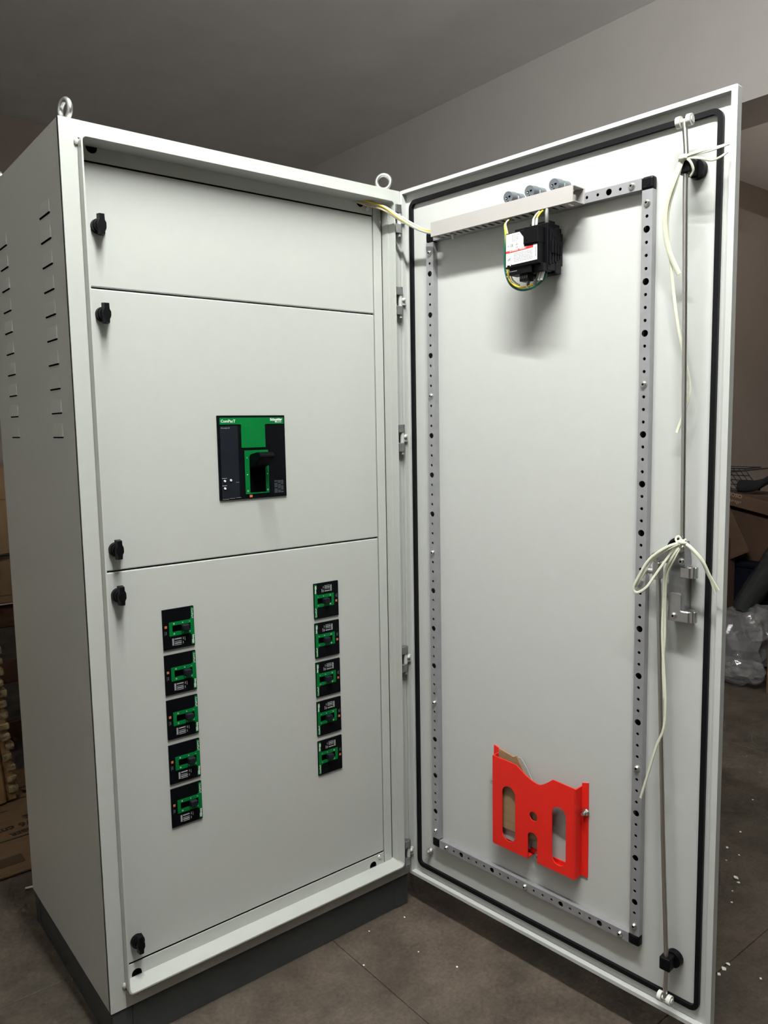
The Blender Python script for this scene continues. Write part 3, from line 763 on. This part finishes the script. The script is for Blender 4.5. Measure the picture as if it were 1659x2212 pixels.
k1 = (0.839, 1.972, 0.046)
t1 = strap('tie_strap', 'cream plastic tie strap knotted at the upper black rod guide', [
    ([k1, (0.819, 1.930, 0.045), (0.800, 1.885, 0.038), (0.796, 1.840, 0.030), (0.802, 1.798, 0.022), (0.820, 1.752, 0.014)], 0.0055),
    ([k1, (0.824, 1.930, 0.042), (0.805, 1.885, 0.034), (0.799, 1.840, 0.026), (0.801, 1.798, 0.018), (0.804, 1.739, 0.010), (0.813, 1.672, 0.008), (0.824, 1.614, 0.006), (0.838, 1.556, 0.006), (0.845, 1.513, 0.006), (0.834, 1.470, 0.006), (0.820, 1.427, 0.008)], 0.0035),
    ([k1, (0.860, 1.974, 0.048), (0.885, 1.977, 0.040), (0.905, 1.979, 0.030), (0.918, 1.983, 0.022)], 0.0030),
    ([k1, (0.862, 1.972, 0.046), (0.888, 1.974, 0.038), (0.913, 1.980, 0.026)], 0.0024),
    ([k1, (0.868, 1.964, 0.044), (0.888, 1.958, 0.030), (0.900, 1.964, 0.016), (0.911, 1.972, 0.010)], 0.0026),
    ([k1, (0.852, 1.962, 0.046), (0.857, 1.945, 0.040), (0.848, 1.936, 0.034)], 0.0026)])
MB().sphere((0.839, -0.047, 1.971), 0.0085, 10, (1.2, 0.8, 0.8)).build('knot', 'strap', t1)
k2 = (0.853, 1.200, 0.040)
t2 = strap('tie_strap', 'cream plastic tie strap looped and knotted over the lock case', [
    ([k2, (0.870, 1.192, 0.042), (0.893, 1.166, 0.036), (0.906, 1.134, 0.028), (0.921, 1.104, 0.020)], 0.0042),
    ([k2, (0.872, 1.190, 0.044), (0.896, 1.160, 0.036), (0.908, 1.126, 0.026), (0.915, 1.096, 0.020)], 0.0026),
    ([k2, (0.828, 1.190, 0.055), (0.790, 1.160, 0.058), (0.767, 1.122, 0.058), (0.753, 1.091, 0.056), (0.762, 1.083, 0.055), (0.782, 1.097, 0.055), (0.799, 1.123, 0.053), (0.819, 1.155, 0.050), (0.836, 1.182, 0.046), k2], 0.0030),
    ([k2, (0.832, 1.187, 0.052), (0.795, 1.158, 0.054), (0.772, 1.120, 0.054), (0.756, 1.094, 0.052)], 0.0026),
    ([k2, (0.836, 1.170, 0.046), (0.815, 1.129, 0.038), (0.809, 1.066, 0.030), (0.806, 0.991, 0.026), (0.811, 0.920, 0.026), (0.817, 0.849, 0.028), (0.815, 0.785, 0.028), (0.799, 0.738, 0.028), (0.779, 0.667, 0.026), (0.762, 0.605, 0.024)], 0.0030),
    ([k2, (0.840, 1.168, 0.044), (0.819, 1.125, 0.036), (0.812, 1.060, 0.028), (0.811, 0.985, 0.024), (0.808, 0.925, 0.024), (0.814, 0.850, 0.026)], 0.0028),
    ([k2, (0.846, 1.212, 0.042), (0.840, 1.206, 0.044), (0.850, 1.196, 0.046), (0.862, 1.208, 0.044)], 0.0024)])
MB().sphere((0.853, -0.042, 1.200), 0.0085, 10, (1.3, 0.8, 0.8)).build('knot', 'strap', t2)

# ------------------------------------------------------------------ breakers
BY = PY - 0.004
bk = thing('main_breaker', 'large black and green circuit breaker front alone on the middle panel', 'circuit breaker', 'C', (0.439, PY, 1.2755))
X0, X1, ZB0, ZB1 = 0.3440, 0.5350, 1.2755, 1.4845


def ab(a, b_): return (X0 + (X1 - X0) * a, ZB1 - (ZB1 - ZB0) * b_)


def abr(a0, a1, b0, b1): return rect(X0 + (X1 - X0) * a0, X0 + (X1 - X0) * a1, ZB1 - (ZB1 - ZB0) * b1, ZB1 - (ZB1 - ZB0) * b0)


slot = abr(0.440, 0.680, 0.490, 0.930)
MB().prism([rrect(X0, X1, ZB0, ZB1, 0.002, 3), slot], BY, PY).build('bezel', 'black_panel', bk)
MB().prism([slot], PY - 0.0008, PY - 0.0002).build('slot_floor', 'void', bk)
MB().prism([abr(0.03, 0.285, 0.120, 0.985)], BY - 0.0012, BY).build('trip_unit', 'grey_panel', bk)
MB().prism([abr(0.735, 0.975, 0.120, 0.985)], BY - 0.0006, BY).build('side_cover', 'black_panel', bk)
tt = [ab(0.04, 0.105), ab(0.325, 0.105), ab(0.335, 0.112), ab(0.335, 0.385), ab(0.690, 0.385), ab(0.690, 0.112), ab(0.700, 0.105), ab(0.98, 0.105), ab(0.98, 0.032), ab(0.97, 0.026), ab(0.04, 0.026), ab(0.03, 0.032), ab(0.03, 0.105)]
gp = MB().prism([tt], BY - 0.0016, BY).build('green_cover', 'green', bk)
MB().prism([abr(0.372, 0.728, 0.418, 0.944), slot], BY - 0.0016, BY).build('handle_surround', 'green', bk)
hx0, hx1 = X0 + 0.191 * 0.452, X0 + 0.191 * 0.668
hm = bmesh.new()
sec = [(PY, 1.352), (PY, 1.386), (-0.012, 1.393), (-0.024, 1.391), (-0.028, 1.383), (-0.022, 1.374), (0.004, 1.358)]
va = [hm.verts.new((hx0, y, z)) for y, z in sec]; vb = [hm.verts.new((hx1, y, z)) for y, z in sec]
hm.faces.new(va); hm.faces.new(vb[::-1])
for i in range(len(sec)): hm.faces.new((va[i], vb[i], vb[(i + 1) % len(sec)], va[(i + 1) % len(sec)]))
bmesh.ops.recalc_face_normals(hm, faces=hm.faces); bmesh.ops.bevel(hm, geom=list(hm.edges), offset=0.0014, segments=2, affect='EDGES')
q = MB(); q.add_bm(hm); q.build('toggle_handle', 'black_panel', bk, 'black toggle handle pushed up')
x_, z_ = ab(0.045, 0.068)
MB().text('ComPacT', 0.0100, x_, z_, BY - 0.0018, bold=0.00016).build('lettering', 'white_print', bk)
x_, z_ = ab(0.955, 0.052)
MB().text('Schneider', 0.0088, x_, z_, BY - 0.0018, 'RIGHT', bold=0.0004).build('lettering', 'white_print', bk)
x_, z_ = ab(0.958, 0.080)
MB().text('Electric', 0.0060, x_ - 0.002, z_, BY - 0.0018, 'RIGHT').cyl((x_ - 0.0195, BY - 0.0017, z_ + 0.0005), (x_ - 0.0195, BY - 0.0021, z_ + 0.0005), 0.0021, None, 10).build('lettering', 'white_print', bk)
x_, z_ = ab(0.045, 0.147)
MB().text('Micrologic 2.0', 0.0042, x_, z_, BY - 0.0014).build('lettering', 'grey_print', bk)
for a, b_ in ((0.072, 0.770), (0.160, 0.765), (0.072, 0.858)):
    x_, z_ = ab(a, b_)
    MB().cyl((x_, BY - 0.001, z_), (x_, BY - 0.0035, z_), 0.0030, 0.0026, 14).build('setting_dial', 'label_white', bk)
q = MB()
for a0, a1, b_ in ((0.035, 0.105, 0.735), (0.035, 0.100, 0.822)):
    q.prism([abr(a0, a1, b_, b_ + 0.006)], BY - 0.0015, BY - 0.001)
q.prism([abr(0.235, 0.280, 0.790, 0.794)], BY - 0.0015, BY - 0.001).prism([abr(0.03, 0.125, 0.985, 0.988)], BY - 0.0015, BY - 0.001).prism([abr(0.14, 0.21, 0.980, 0.983)], BY - 0.0015, BY - 0.001).prism([abr(0.225, 0.30, 0.975, 0.978)], BY - 0.0015, BY - 0.001)
q.build('scale_mark', 'grey_print', bk)
q = MB().prism([abr(0.805, 0.955, 0.795, 0.960)], BY - 0.0010, BY - 0.0006).build('rating_plate', 'grey_panel', bk)
q2 = MB()
for r_ in range(9):
    b_ = 0.803 + r_ * 0.017
    for a0, a1 in ((0.812, 0.855), (0.866, 0.905), (0.915, 0.948)):
        if (r_ * 3 + int(a0 * 100)) % 4: q2.prism([abr(a0, a1, b_, b_ + 0.006)], BY - 0.0013, BY - 0.0009)
q2.build('rating_print', 'dim_print', bk)
MB().prism([abr(0.430, 0.470, 0.955, 0.985)], BY - 0.0012, BY).build('push_to_trip', 'orange', bk)
q = MB()
for a in (0.405, 0.705):
    x_, z_ = ab(a, 0.710); q.prism([[(x_ - 0.0016, z_ + 0.0014), (x_, z_ - 0.0018), (x_ + 0.0016, z_ + 0.0014)][::-1]], BY - 0.0019, BY - 0.0016)
    x_, z_ = ab(a, 0.905); q.prism([circ(x_, z_, 0.0020, 14), circ(x_, z_, 0.0014, 14)], BY - 0.0019, BY - 0.0016)
x_, z_ = ab(0.405, 0.505); q.prism([rect(x_ - 0.0004, x_ + 0.0004, z_ - 0.002, z_ + 0.002)], BY - 0.0019, BY - 0.0016)
q.build('position_mark', 'white_print', bk)


# feeder breaker, upright: u to the right, v up; centre at the origin
def feeder(on):
    t = bpy.data.objects.new('feeder_breaker', None); COL.objects.link(t); t.empty_display_size = 0.03
    ORG[t] = Vector((0, 0, 0))
    UW, VH = 0.0490, 0.0400
    y0 = -0.004

    def uv(a, b_): return (-UW + 2 * UW * a, -VH + 2 * VH * b_)

    def uvr(a0, a1, b0, b1): return rect(-UW + 2 * UW * a0, -UW + 2 * UW * a1, -VH + 2 * VH * b0, -VH + 2 * VH * b1)
    sl = uvr(0.415, 0.575, 0.295, 0.875)
    MB().prism([rrect(-UW, UW, -VH, VH, 0.001, 2), sl], y0, 0.0).build('bezel', 'black_panel', t)
    MB().prism([sl], -0.001, -0.0003).build('slot_floor', 'void', t)
    o = [uv(0.325, 0.190), uv(0.670, 0.190), uv(0.670, 0.840), uv(0.690, 0.885), uv(0.72, 0.900), uv(0.97, 0.900), uv(0.97, 0.985), uv(0.03, 0.985), uv(0.03, 0.900), uv(0.275, 0.900), uv(0.305, 0.885), uv(0.325, 0.840)]
    MB().prism([o, sl], y0 - 0.0010, y0).build('green_surround', 'green', t)
    c = 0.690 if on else 0.545
    cu, cv_ = uv(0.495, c)
    hb = MB().box(cu - 0.0072, cu + 0.0072, -0.0150, -0.0005, cv_ - 0.0090, cv_ + 0.0090, 0.0028, 3)
    hb.box(cu - 0.0066, cu + 0.0066, -0.0175, -0.0145, cv_ - 0.0080, cv_ + 0.0080, 0.0012, 2)
    hb.build('toggle_handle', 'grey_panel', t, 'dark toggle handle')
    x_, z_ = uv(0.06, 0.942); MB().text('ComPacT', 0.0062, x_, z_, y0 - 0.0012).build('lettering', 'white_print', t)
    x_, z_ = uv(0.945, 0.950); MB().text('Schneider', 0.0055, x_, z_, y0 - 0.0012, 'RIGHT', bold=0.0002).build('lettering', 'white_print', t)
    x_, z_ = uv(0.940, 0.912); MB().text('Electric', 0.0032, x_, z_, y0 - 0.0012, 'RIGHT').build('lettering', 'white_print', t)
    q = MB()
    for a in (0.370, 0.622):
        x_, z_ = uv(a, 0.345); q.prism([circ(x_, z_, 0.0017, 12), circ(x_, z_, 0.0011, 12)], y0 - 0.0013, y0 - 0.001)
        x_, z_ = uv(a, 0.620); q.prism([[(x_ - 0.0013, z_ + 0.0012), (x_ + 0.0013, z_ + 0.0012), (x_, z_ - 0.0014)]], y0 - 0.0013, y0 - 0.001)
        x_, z_ = uv(a, 0.850); q.prism([rect(x_ - 0.0003, x_ + 0.0003, z_ - 0.0015, z_ + 0.0015)], y0 - 0.0013, y0 - 0.001)
    q.build('position_mark', 'white_print', t)
    MB().prism([uvr(0.400, 0.460, 0.055, 0.125)], y0 - 0.0008, y0).build('push_to_trip', 'orange', t)
    q = MB().prism([uvr(0.540, 0.620, 0.085, 0.110)], y0 - 0.0003, y0).prism([uvr(0.530, 0.640, 0.050, 0.060)], y0 - 0.0003, y0)
    q.prism([uvr(0.735, 0.915, 0.270, 0.335)], y0 - 0.0003, y0)
    q.build('caption', 'dim_print', t)
    q = MB()
    for k in range(6): q.prism([uvr(0.745 + 0.028 * k, 0.762 + 0.028 * k, 0.280, 0.325)], y0 - 0.0006, y0 - 0.0002)
    for a0, b0, b1 in ((0.745, 0.355, 0.570), (0.762, 0.355, 0.570), (0.815, 0.355, 0.570), (0.850, 0.355, 0.570), (0.870, 0.355, 0.570), (0.905, 0.355, 0.570)):
        q.prism([uvr(a0, a0 + 0.010, b0, b1)], y0 - 0.0005, y0)
    q.prism([uvr(0.735, 0.80, 0.615, 0.640)], y0 - 0.0005, y0).prism([uvr(0.735, 0.83, 0.675, 0.690)], y0 - 0.0005, y0).prism([uvr(0.84, 0.90, 0.615, 0.630)], y0 - 0.0005, y0)
    q.build('rating_plate', 'grey_print', t)
    return t


pl, pr = feeder(True), feeder(False)
rowz = [0.9768, 0.8657, 0.7546, 0.6422, 0.5318]
rowzr = [0.9805, 0.8703, 0.7603, 0.6492, 0.5363]
order = ['top', 'second from the top', 'middle', 'second from the bottom', 'bottom']
for i in range(5):
    o = pl if i == 0 else copy_tree(pl)
    o.matrix_world = Matrix.Translation((0.2213, PY, rowz[i])) @ Matrix.Rotation(PI / 2, 4, 'Y')
    props(o, 'small black and green breaker, %s of the five near the knobs' % order[i], 'circuit breaker', 'feeder breakers in the left column')
for i in range(5):
    o = pr if i == 0 else copy_tree(pr)
    o.matrix_world = Matrix.Translation((0.6515, PY, rowzr[i])) @ Matrix.Rotation(-PI / 2, 4, 'Y')
    props(o, 'small black and green breaker, %s of the five nearer the hinges' % order[i], 'circuit breaker', 'feeder breakers in the right column')

# ------------------------------------------------------------------ background, left of the cabinet
def carton(name, x0, x1, y0, y1, z0, z1, m_, label, rz=0.0, flaps=True, tilt=None):
    o0 = ((x0 + x1) / 2, (y0 + y1) / 2, z0)
    t = thing(name, label, 'cardboard box', 'W', o0)
    MB().box(x0, x1, y0, y1, z0, z1, 0.004, 1).build('carton_body', m_, t)
    if flaps:
        ym = (y0 + y1) / 2
        MB().box(x0 + 0.002, x1 - 0.002, y0 + 0.002, ym - 0.002, z1, z1 + 0.004).build('flap', m_, t)
        MB().box(x0 + 0.002, x1 - 0.002, ym + 0.002, y1 - 0.002, z1, z1 + 0.004).build('flap', m_, t)
    if rz or tilt: t.rotation_euler = (tilt[0] if tilt else 0, tilt[1] if tilt else 0, rz)
    return t


# crate with slats, carrying a carton
cr = thing('wooden_crate', 'dark slatted wooden crate behind the cabinet, under a carton', 'crate', 'W', (0.1, 2.3, 0))
for z0 in (0.05, 0.33, 0.585):
    MB().box(-0.35, 0.56, 2.02, 2.045, z0, z0 + 0.10, 0.003, 1).build('slat', 'wood_dark', cr)
    MB().box(0.56, 0.585, 2.02, 2.60, z0, z0 + 0.10, 0.003, 1).build('slat', 'wood_dark', cr)
for x in (-0.34, 0.50):
    for y in (2.046, 2.55):
        MB().box(x, x + 0.05, y, y + 0.05, 0, 0.695, 0.003, 1).build('corner_post', 'wood_dark', cr)
MB().box(-0.35, 0.585, 2.02, 2.60, 0.695, 0.70).build('lid', 'wood_dark', cr)
bx = carton('carton', -0.36, 0.62, 1.99, 2.6, 0.701, 1.296, 'cardboard_b', 'large brown carton standing on the slatted crate behind the cabinet', flaps=True)
for z in (1.16, 0.735): MB().box(-0.36, 0.62, 1.9885, 1.9905, z, z + 0.004).build('crease', 'ink_faded', bx)
single('cord', MB().tube([(-0.34, 1.975, 0.90), (-0.1, 1.972, 0.905), (0.18, 1.970, 0.915), (0.296, 1.972, 0.922), (0.33, 1.98, 0.930)], 0.006, 8), 'rubber', 'dark cord hanging across the large brown carton', 'cord')
# leaning stack of rough wood strips
ws = thing('wood_bundle', 'leaning bundle of rough pale wood with notched edge beside the cabinet', 'wood bundle', 'W', (0.05, 1.52, 0.016))
MB().box(-0.16, 0.065, 1.48, 1.56, 0.016, 0.86, 0.006, 1).build('backing_board', 'wood', ws)
MB().box(0.063, 0.112, 1.47, 1.56, 0.016, 0.84, 0.006, 1).build('plank', 'wood', ws)
MB().box(0.112, 0.150, 1.485, 1.56, 0.016, 0.60, 0.004, 1).build('plank', 'wood', ws)
random.seed(11)
nb = 19
for k in range(nb):
    z = 0.045 + k * 0.0425; dx = random.uniform(-0.006, 0.006)
    MB().box(0.085 + dx if z > 0.42 else 0.125 + dx, 0.160 + dx, 1.475 + random.uniform(-0.008, 0.008), 1.555, z, z + random.uniform(0.024, 0.031), 0.006, 2, M=Matrix.Translation((0.12, 1.5, z)) @ Matrix.Rotation(random.uniform(-0.12, 0.12), 4, 'Y') @ Matrix.Translation((-0.12, -1.5, -z))).build('batten', 'wood_pale', ws)
ws.rotation_euler = (-0.05, -0.045, 0)
# pallet standing left of the frame; it mirrors dimly in the side panel
pt = thing('wooden_pallet', 'dark wooden pallet on the floor left of the flattened carton', 'pallet', 'W', (-0.75, 1.85, 0))
for x in (-1.06, -0.75, -0.44): MB().box(x - 0.04, x + 0.04, 1.22, 2.46, 0.055, 0.215, 0.004, 1).build('bearer', 'wood_dark', pt)
for k in range(6):
    MB().box(-1.10, -0.40, 1.22 + k * 0.215, 1.22 + k * 0.215 + 0.165, 0.215, 0.30, 0.004, 1).build('deck_board', 'wood_dark', pt)
for k in (0, 2.6, 5.2):
    MB().box(-1.10, -0.40, 1.22 + k * 0.215, 1.22 + k * 0.215 + 0.12, 0.0, 0.055, 0.004, 1).build('base_board', 'wood_dark', pt)
# printed cardboard on the floor
cs = thing('flattened_carton', 'flattened brown cardboard with upside-down print lying on the floor by the cabinet', 'cardboard', 'W', (-0.1, 1.4, 0.0))
MB().box(-0.34, 0.62, 0.945, 1.80, 0.002, 0.013, 0.003, 1).build('sheet', 'cardboard_b', cs)
MB().box(-0.34, 0.62, 1.178, 1.186, 0.013, 0.0136).build('crease', 'ink', cs)


def ftext(body, size, x, y, m_, rot=PI, bold=0.0):
    cu = bpy.data.curves.new('t', 'FONT'); cu.body = body; cu.size = size; cu.align_x = 'RIGHT'; cu.align_y = 'CENTER'; cu.extrude = 0.0003; cu.offset = bold; cu.resolution_u = 2
    q = MB(); q.add_me(_bake(cu), Matrix.Translation((x, y, 0.0135)) @ Matrix.Rotation(rot, 4, 'Z')); return q.build('lettering', m_, cs)


ftext('2.1 kg/6 cm', 0.050, 0.030, 1.265, 'ink', PI + 0.10, 0.0012)
ftext('TOTAL TIMBER', 0.034, 0.062, 1.215, 'ink', PI + 0.10, 0.0008)
ftext('B.2', 0.05, 0.135, 1.325, 'ink', PI + 0.1, 0.002)
ftext('M 1.2', 0.05, 0.110, 1.550, 'ink', PI + 0.1, 0.001)
for x0, x1, y0, y1 in ((0.075, 0.40, 1.50, 1.504), (0.075, 0.40, 1.60, 1.604), (0.075, 0.080, 1.50, 1.604)):
    MB().box(x0, x1, y0, y1, 0.013, 0.0137).build('print_frame', 'ink', cs)
MB().box(-0.3, 0.10, 1.42, 1.426, 0.013, 0.0136).build('print_line', 'ink_faded', cs)
MB().box(-0.3, 0.06, 1.00, 1.06, 0.013, 0.0136).build('print_band', 'ink_faded', cs)
single('plastic_strand', MB().tube([(0.020, 0.845, 0.004), (0.050, 0.800, 0.020), (0.055, 0.750, 0.018), (0.052, 0.715, 0.004)], 0.0032, 8), 'nylon', 'thin white plastic strand curling on the floor by the plinth', 'strand')

# ------------------------------------------------------------------ background, right of the door
bn = thing('storage_bin', 'dark navy storage bin against the far wall beyond the door', 'bin', 'W', (4.25, 0.62, 0))
MB().box(3.98, 4.60, 0.36, 0.90, 0, 0.60, 0.02, 2).build('tub', 'bin', bn)
MB().box(3.965, 4.615, 0.345, 0.915, 0.585, 0.625, 0.012, 2).build('rim', 'bin', bn)
# carton with the pale print, standing on the bin
c1 = carton('carton', 3.99, 4.30, 0.36, 0.80, 0.626, 1.015, 'cardboard_shaded', 'shaded brown carton with pale upside-down lettering behind the door edge', flaps=False)
c1.rotation_euler = (0.0, 0, 0.0)
lid = MB().box(3.945, 3.985, 0.33, 0.82, 0.945, 1.018, 0.003, 1, M=Matrix.Translation((3.96, 0.58, 0.98)) @ Matrix.Rotation(0.19, 4, 'X') @ Matrix.Translation((-3.96, -0.58, -0.98))).build('lid', 'carton_shaded', c1)
LM = Matrix.Translation((3.9445, 0.585, 1.003)) @ Matrix.Rotation(0.19, 4, 'X') @ Matrix.Rotation(-PI / 2, 4, 'Z')
q = MB().text('CISCO', 0.030, 0, 0.012, 0, 'CENTER', rot=PI)
for k, hh in enumerate((0.008, 0.013, 0.020, 0.013, 0.008, 0.013, 0.020, 0.013, 0.008)):
    q.box(-0.042 + k * 0.0105 - 0.0015, -0.042 + k * 0.0105 + 0.0015, -0.0004, 0.0, -0.018 - hh, -0.018)
q.bm.transform(LM); q.build('lettering', 'print_pale', c1)
c2 = thing('leaning_cardboard', 'tilted brown cardboard sheet with pale striped print leaning on the shaded carton', 'cardboard', 'W', (3.90, 0.58, 0.665))
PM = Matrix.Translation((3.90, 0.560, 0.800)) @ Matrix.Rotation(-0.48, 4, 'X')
MB().box(-0.006, 0.006, -0.04, 0.20, -0.130, 0.150, 0.002, 1, M=PM).build('sheet', 'carton_shaded', c2)
MB().box(-0.009, 0.009, -0.04, 0.20, -0.137, -0.130, 0.001, 1, M=PM).build('folded_edge', 'carton_shaded', c2)
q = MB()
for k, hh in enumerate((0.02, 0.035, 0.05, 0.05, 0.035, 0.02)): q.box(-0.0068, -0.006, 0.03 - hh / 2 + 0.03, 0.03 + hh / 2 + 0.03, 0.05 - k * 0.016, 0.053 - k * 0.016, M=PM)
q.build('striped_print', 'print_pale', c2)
c3 = carton('carton', 3.80, 3.955, 0.575, 0.80, 0.0, 0.765, 'carton_shaded', 'narrow upright brown carton half hidden by the door edge', flaps=False)
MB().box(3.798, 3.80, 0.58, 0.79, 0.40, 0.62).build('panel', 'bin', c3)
c4 = carton('carton', 4.05, 4.45, 0.02, 0.30, 0.0, 0.86, 'cardboard_shaded', 'tall shaded carton at the frame edge beyond the plastic roll', flaps=True)
# black bag slung over the cartons
random.seed(5)
bb = MB().tube([(4.10, 0.64, 1.055), (4.06, 0.54, 1.062), (4.02, 0.46, 1.085), (4.0, 0.36, 1.14), (4.02, 0.22, 1.16), (4.05, 0.10, 1.05), (4.07, 0.06, 0.93)], 0.035, 10, ry=0.02)
bb.tube([(4.0, 0.37, 1.065), (3.935, 0.33, 0.97), (3.93, 0.315, 0.82)], 0.04, 10, ry=0.02)
bb.sphere((4.16, 0.19, 0.985), 0.12, 14, (0.8, 0.95, 0.9))
single('black_bag', bb, 'cloth_black', 'black cloth bag with straps slung over the boxes', 'bag')
# wire basket
wb = thing('wire_basket', 'black wire mesh basket on top of the boxes by the door edge', 'basket', 'W', (4.20, 0.70, 1.03))
for k in range(7):
    MB().cyl((4.12, 0.52 + k * 0.035, 1.035), (4.12, 0.62 + k * 0.035, 1.16), 0.0028, None, 6).build('wire', 'wire_mesh', wb)
for k in range(5):
    MB().cyl((4.12, 0.52 + k * 0.022, 1.035 + k * 0.028), (4.12, 0.76 + k * 0.022, 1.035 + k * 0.028), 0.0028, None, 6).build('wire', 'wire_mesh', wb)
MB().tube([(4.12, 0.62, 1.16), (4.12, 0.87, 1.16), (4.32, 0.87, 1.16), (4.32, 0.62, 1.16), (4.12, 0.62, 1.16)], 0.004, 6, smooth=0).build('rim_wire', 'wire_mesh', wb)
# wrapped roll
q = MB().tube([(3.82, 0.455, 0.37), (3.86, 0.38, 0.53), (3.90, 0.28, 0.74), (3.93, 0.18, 0.93)], 0.062, 14, smooth=3)
for v in q.bm.verts: v.co += Vector((random.uniform(-1, 1), random.uniform(-1, 1), random.uniform(-1, 1))) * 0.007
single('plastic_roll', q, 'film_dark', 'long roll wrapped in clear plastic leaning above the crumpled film', 'roll')


def crumple(name, c, r, sc, amp, seed, label, sub=4):
    random.seed(seed)
    t = bmesh.new(); bmesh.ops.create_icosphere(t, subdivisions=sub, radius=r)
    from mathutils import noise
    for v in t.verts:
        n = v.co.normalized(); p = n * 3.1 + Vector((seed, seed * 2, 0))
        f = 1 + 0.22 * noise.noise(p) + 0.14 * abs(noise.noise(p * 2.7)) + amp * noise.noise(p * 7.0) + random.uniform(-0.03, 0.03)
        v.co = Vector((n.x * sc[0], n.y * sc[1], n.z * sc[2])) * r * f
        if v.co.z < -c[2] + 0.004: v.co.z = -c[2] + 0.004
    q = MB(); t.transform(Matrix.Translation(c)); q.add_bm(t)
    o = single(name, q, 'film', label, 'plastic film')
    for f in o.data.polygons: f.use_smooth = False
    return o


crumple('plastic_film', (3.76, 0.46, 0.19), 0.20, (0.8, 1.0, 0.95), 0.16, 2, 'large crumpled heap of clear plastic film beyond the door edge', 3)
crumple('plastic_film', (3.60, 0.36, 0.080), 0.11, (0.8, 1.3, 0.65), 0.16, 5, 'low wad of clear plastic film at the front of the heap', 3)
crumple('plastic_film', (3.80, 0.34, 0.32), 0.10, (0.8, 0.8, 1.0), 0.18, 9, 'small wad of clear plastic film on top of the heap beside the roll', 3)
rb = carton('carton', 3.55, 3.86, -0.07, 0.178, 0.0, 0.42, 'cardboard_b', 'light brown carton at the frame edge beside the plastic film', flaps=True)

# ------------------------------------------------------------------ litter on the floor
random.seed(21)
chips = [(1.941, -0.463, 3), (1.927, -0.512, 2), (1.789, -0.573, 5), (1.657, -0.628, 2), (2.076, -0.441, 2.5), (2.344, -0.351, 2), (1.398, -0.842, 2), (0.853, -0.046, 1.6), (0.733, -0.029, 1.4), (0.634, -0.135, 1.6), (0.783, -0.189, 1.4), (0.822, -0.302, 1.8), (1.770, -0.590, 3), (1.865, -0.500, 2), (1.83, -0.48, 1.5), (1.715, -0.60, 1.5), (1.36, -0.762, 4), (1.33, -0.765, 3), (1.385, -0.760, 3)]
for i, (x, y, sz) in enumerate(chips):
    r = sz * 0.0016
    t = bmesh.new(); bmesh.ops.create_icosphere(t, subdivisions=1, radius=r)
    for v in t.verts: v.co = Vector((v.co.x * random.uniform(0.6, 1.5), v.co.y * random.uniform(0.6, 1.5), v.co.z * 0.5 + r * 0.5))
    q = MB(); t.transform(Matrix.Translation((x, y, 0.0))); q.add_bm(t)
    near = x < 1.0
    single('debris_chip', q, 'chip', 'tiny white debris chip on the floor in front of the plinth' if near else 'small white debris chip on the dark floor beyond the door', 'debris', 'W', 'white chips before the plinth' if near else 'white chips beyond the door')
bpy.context.view_layer.update()
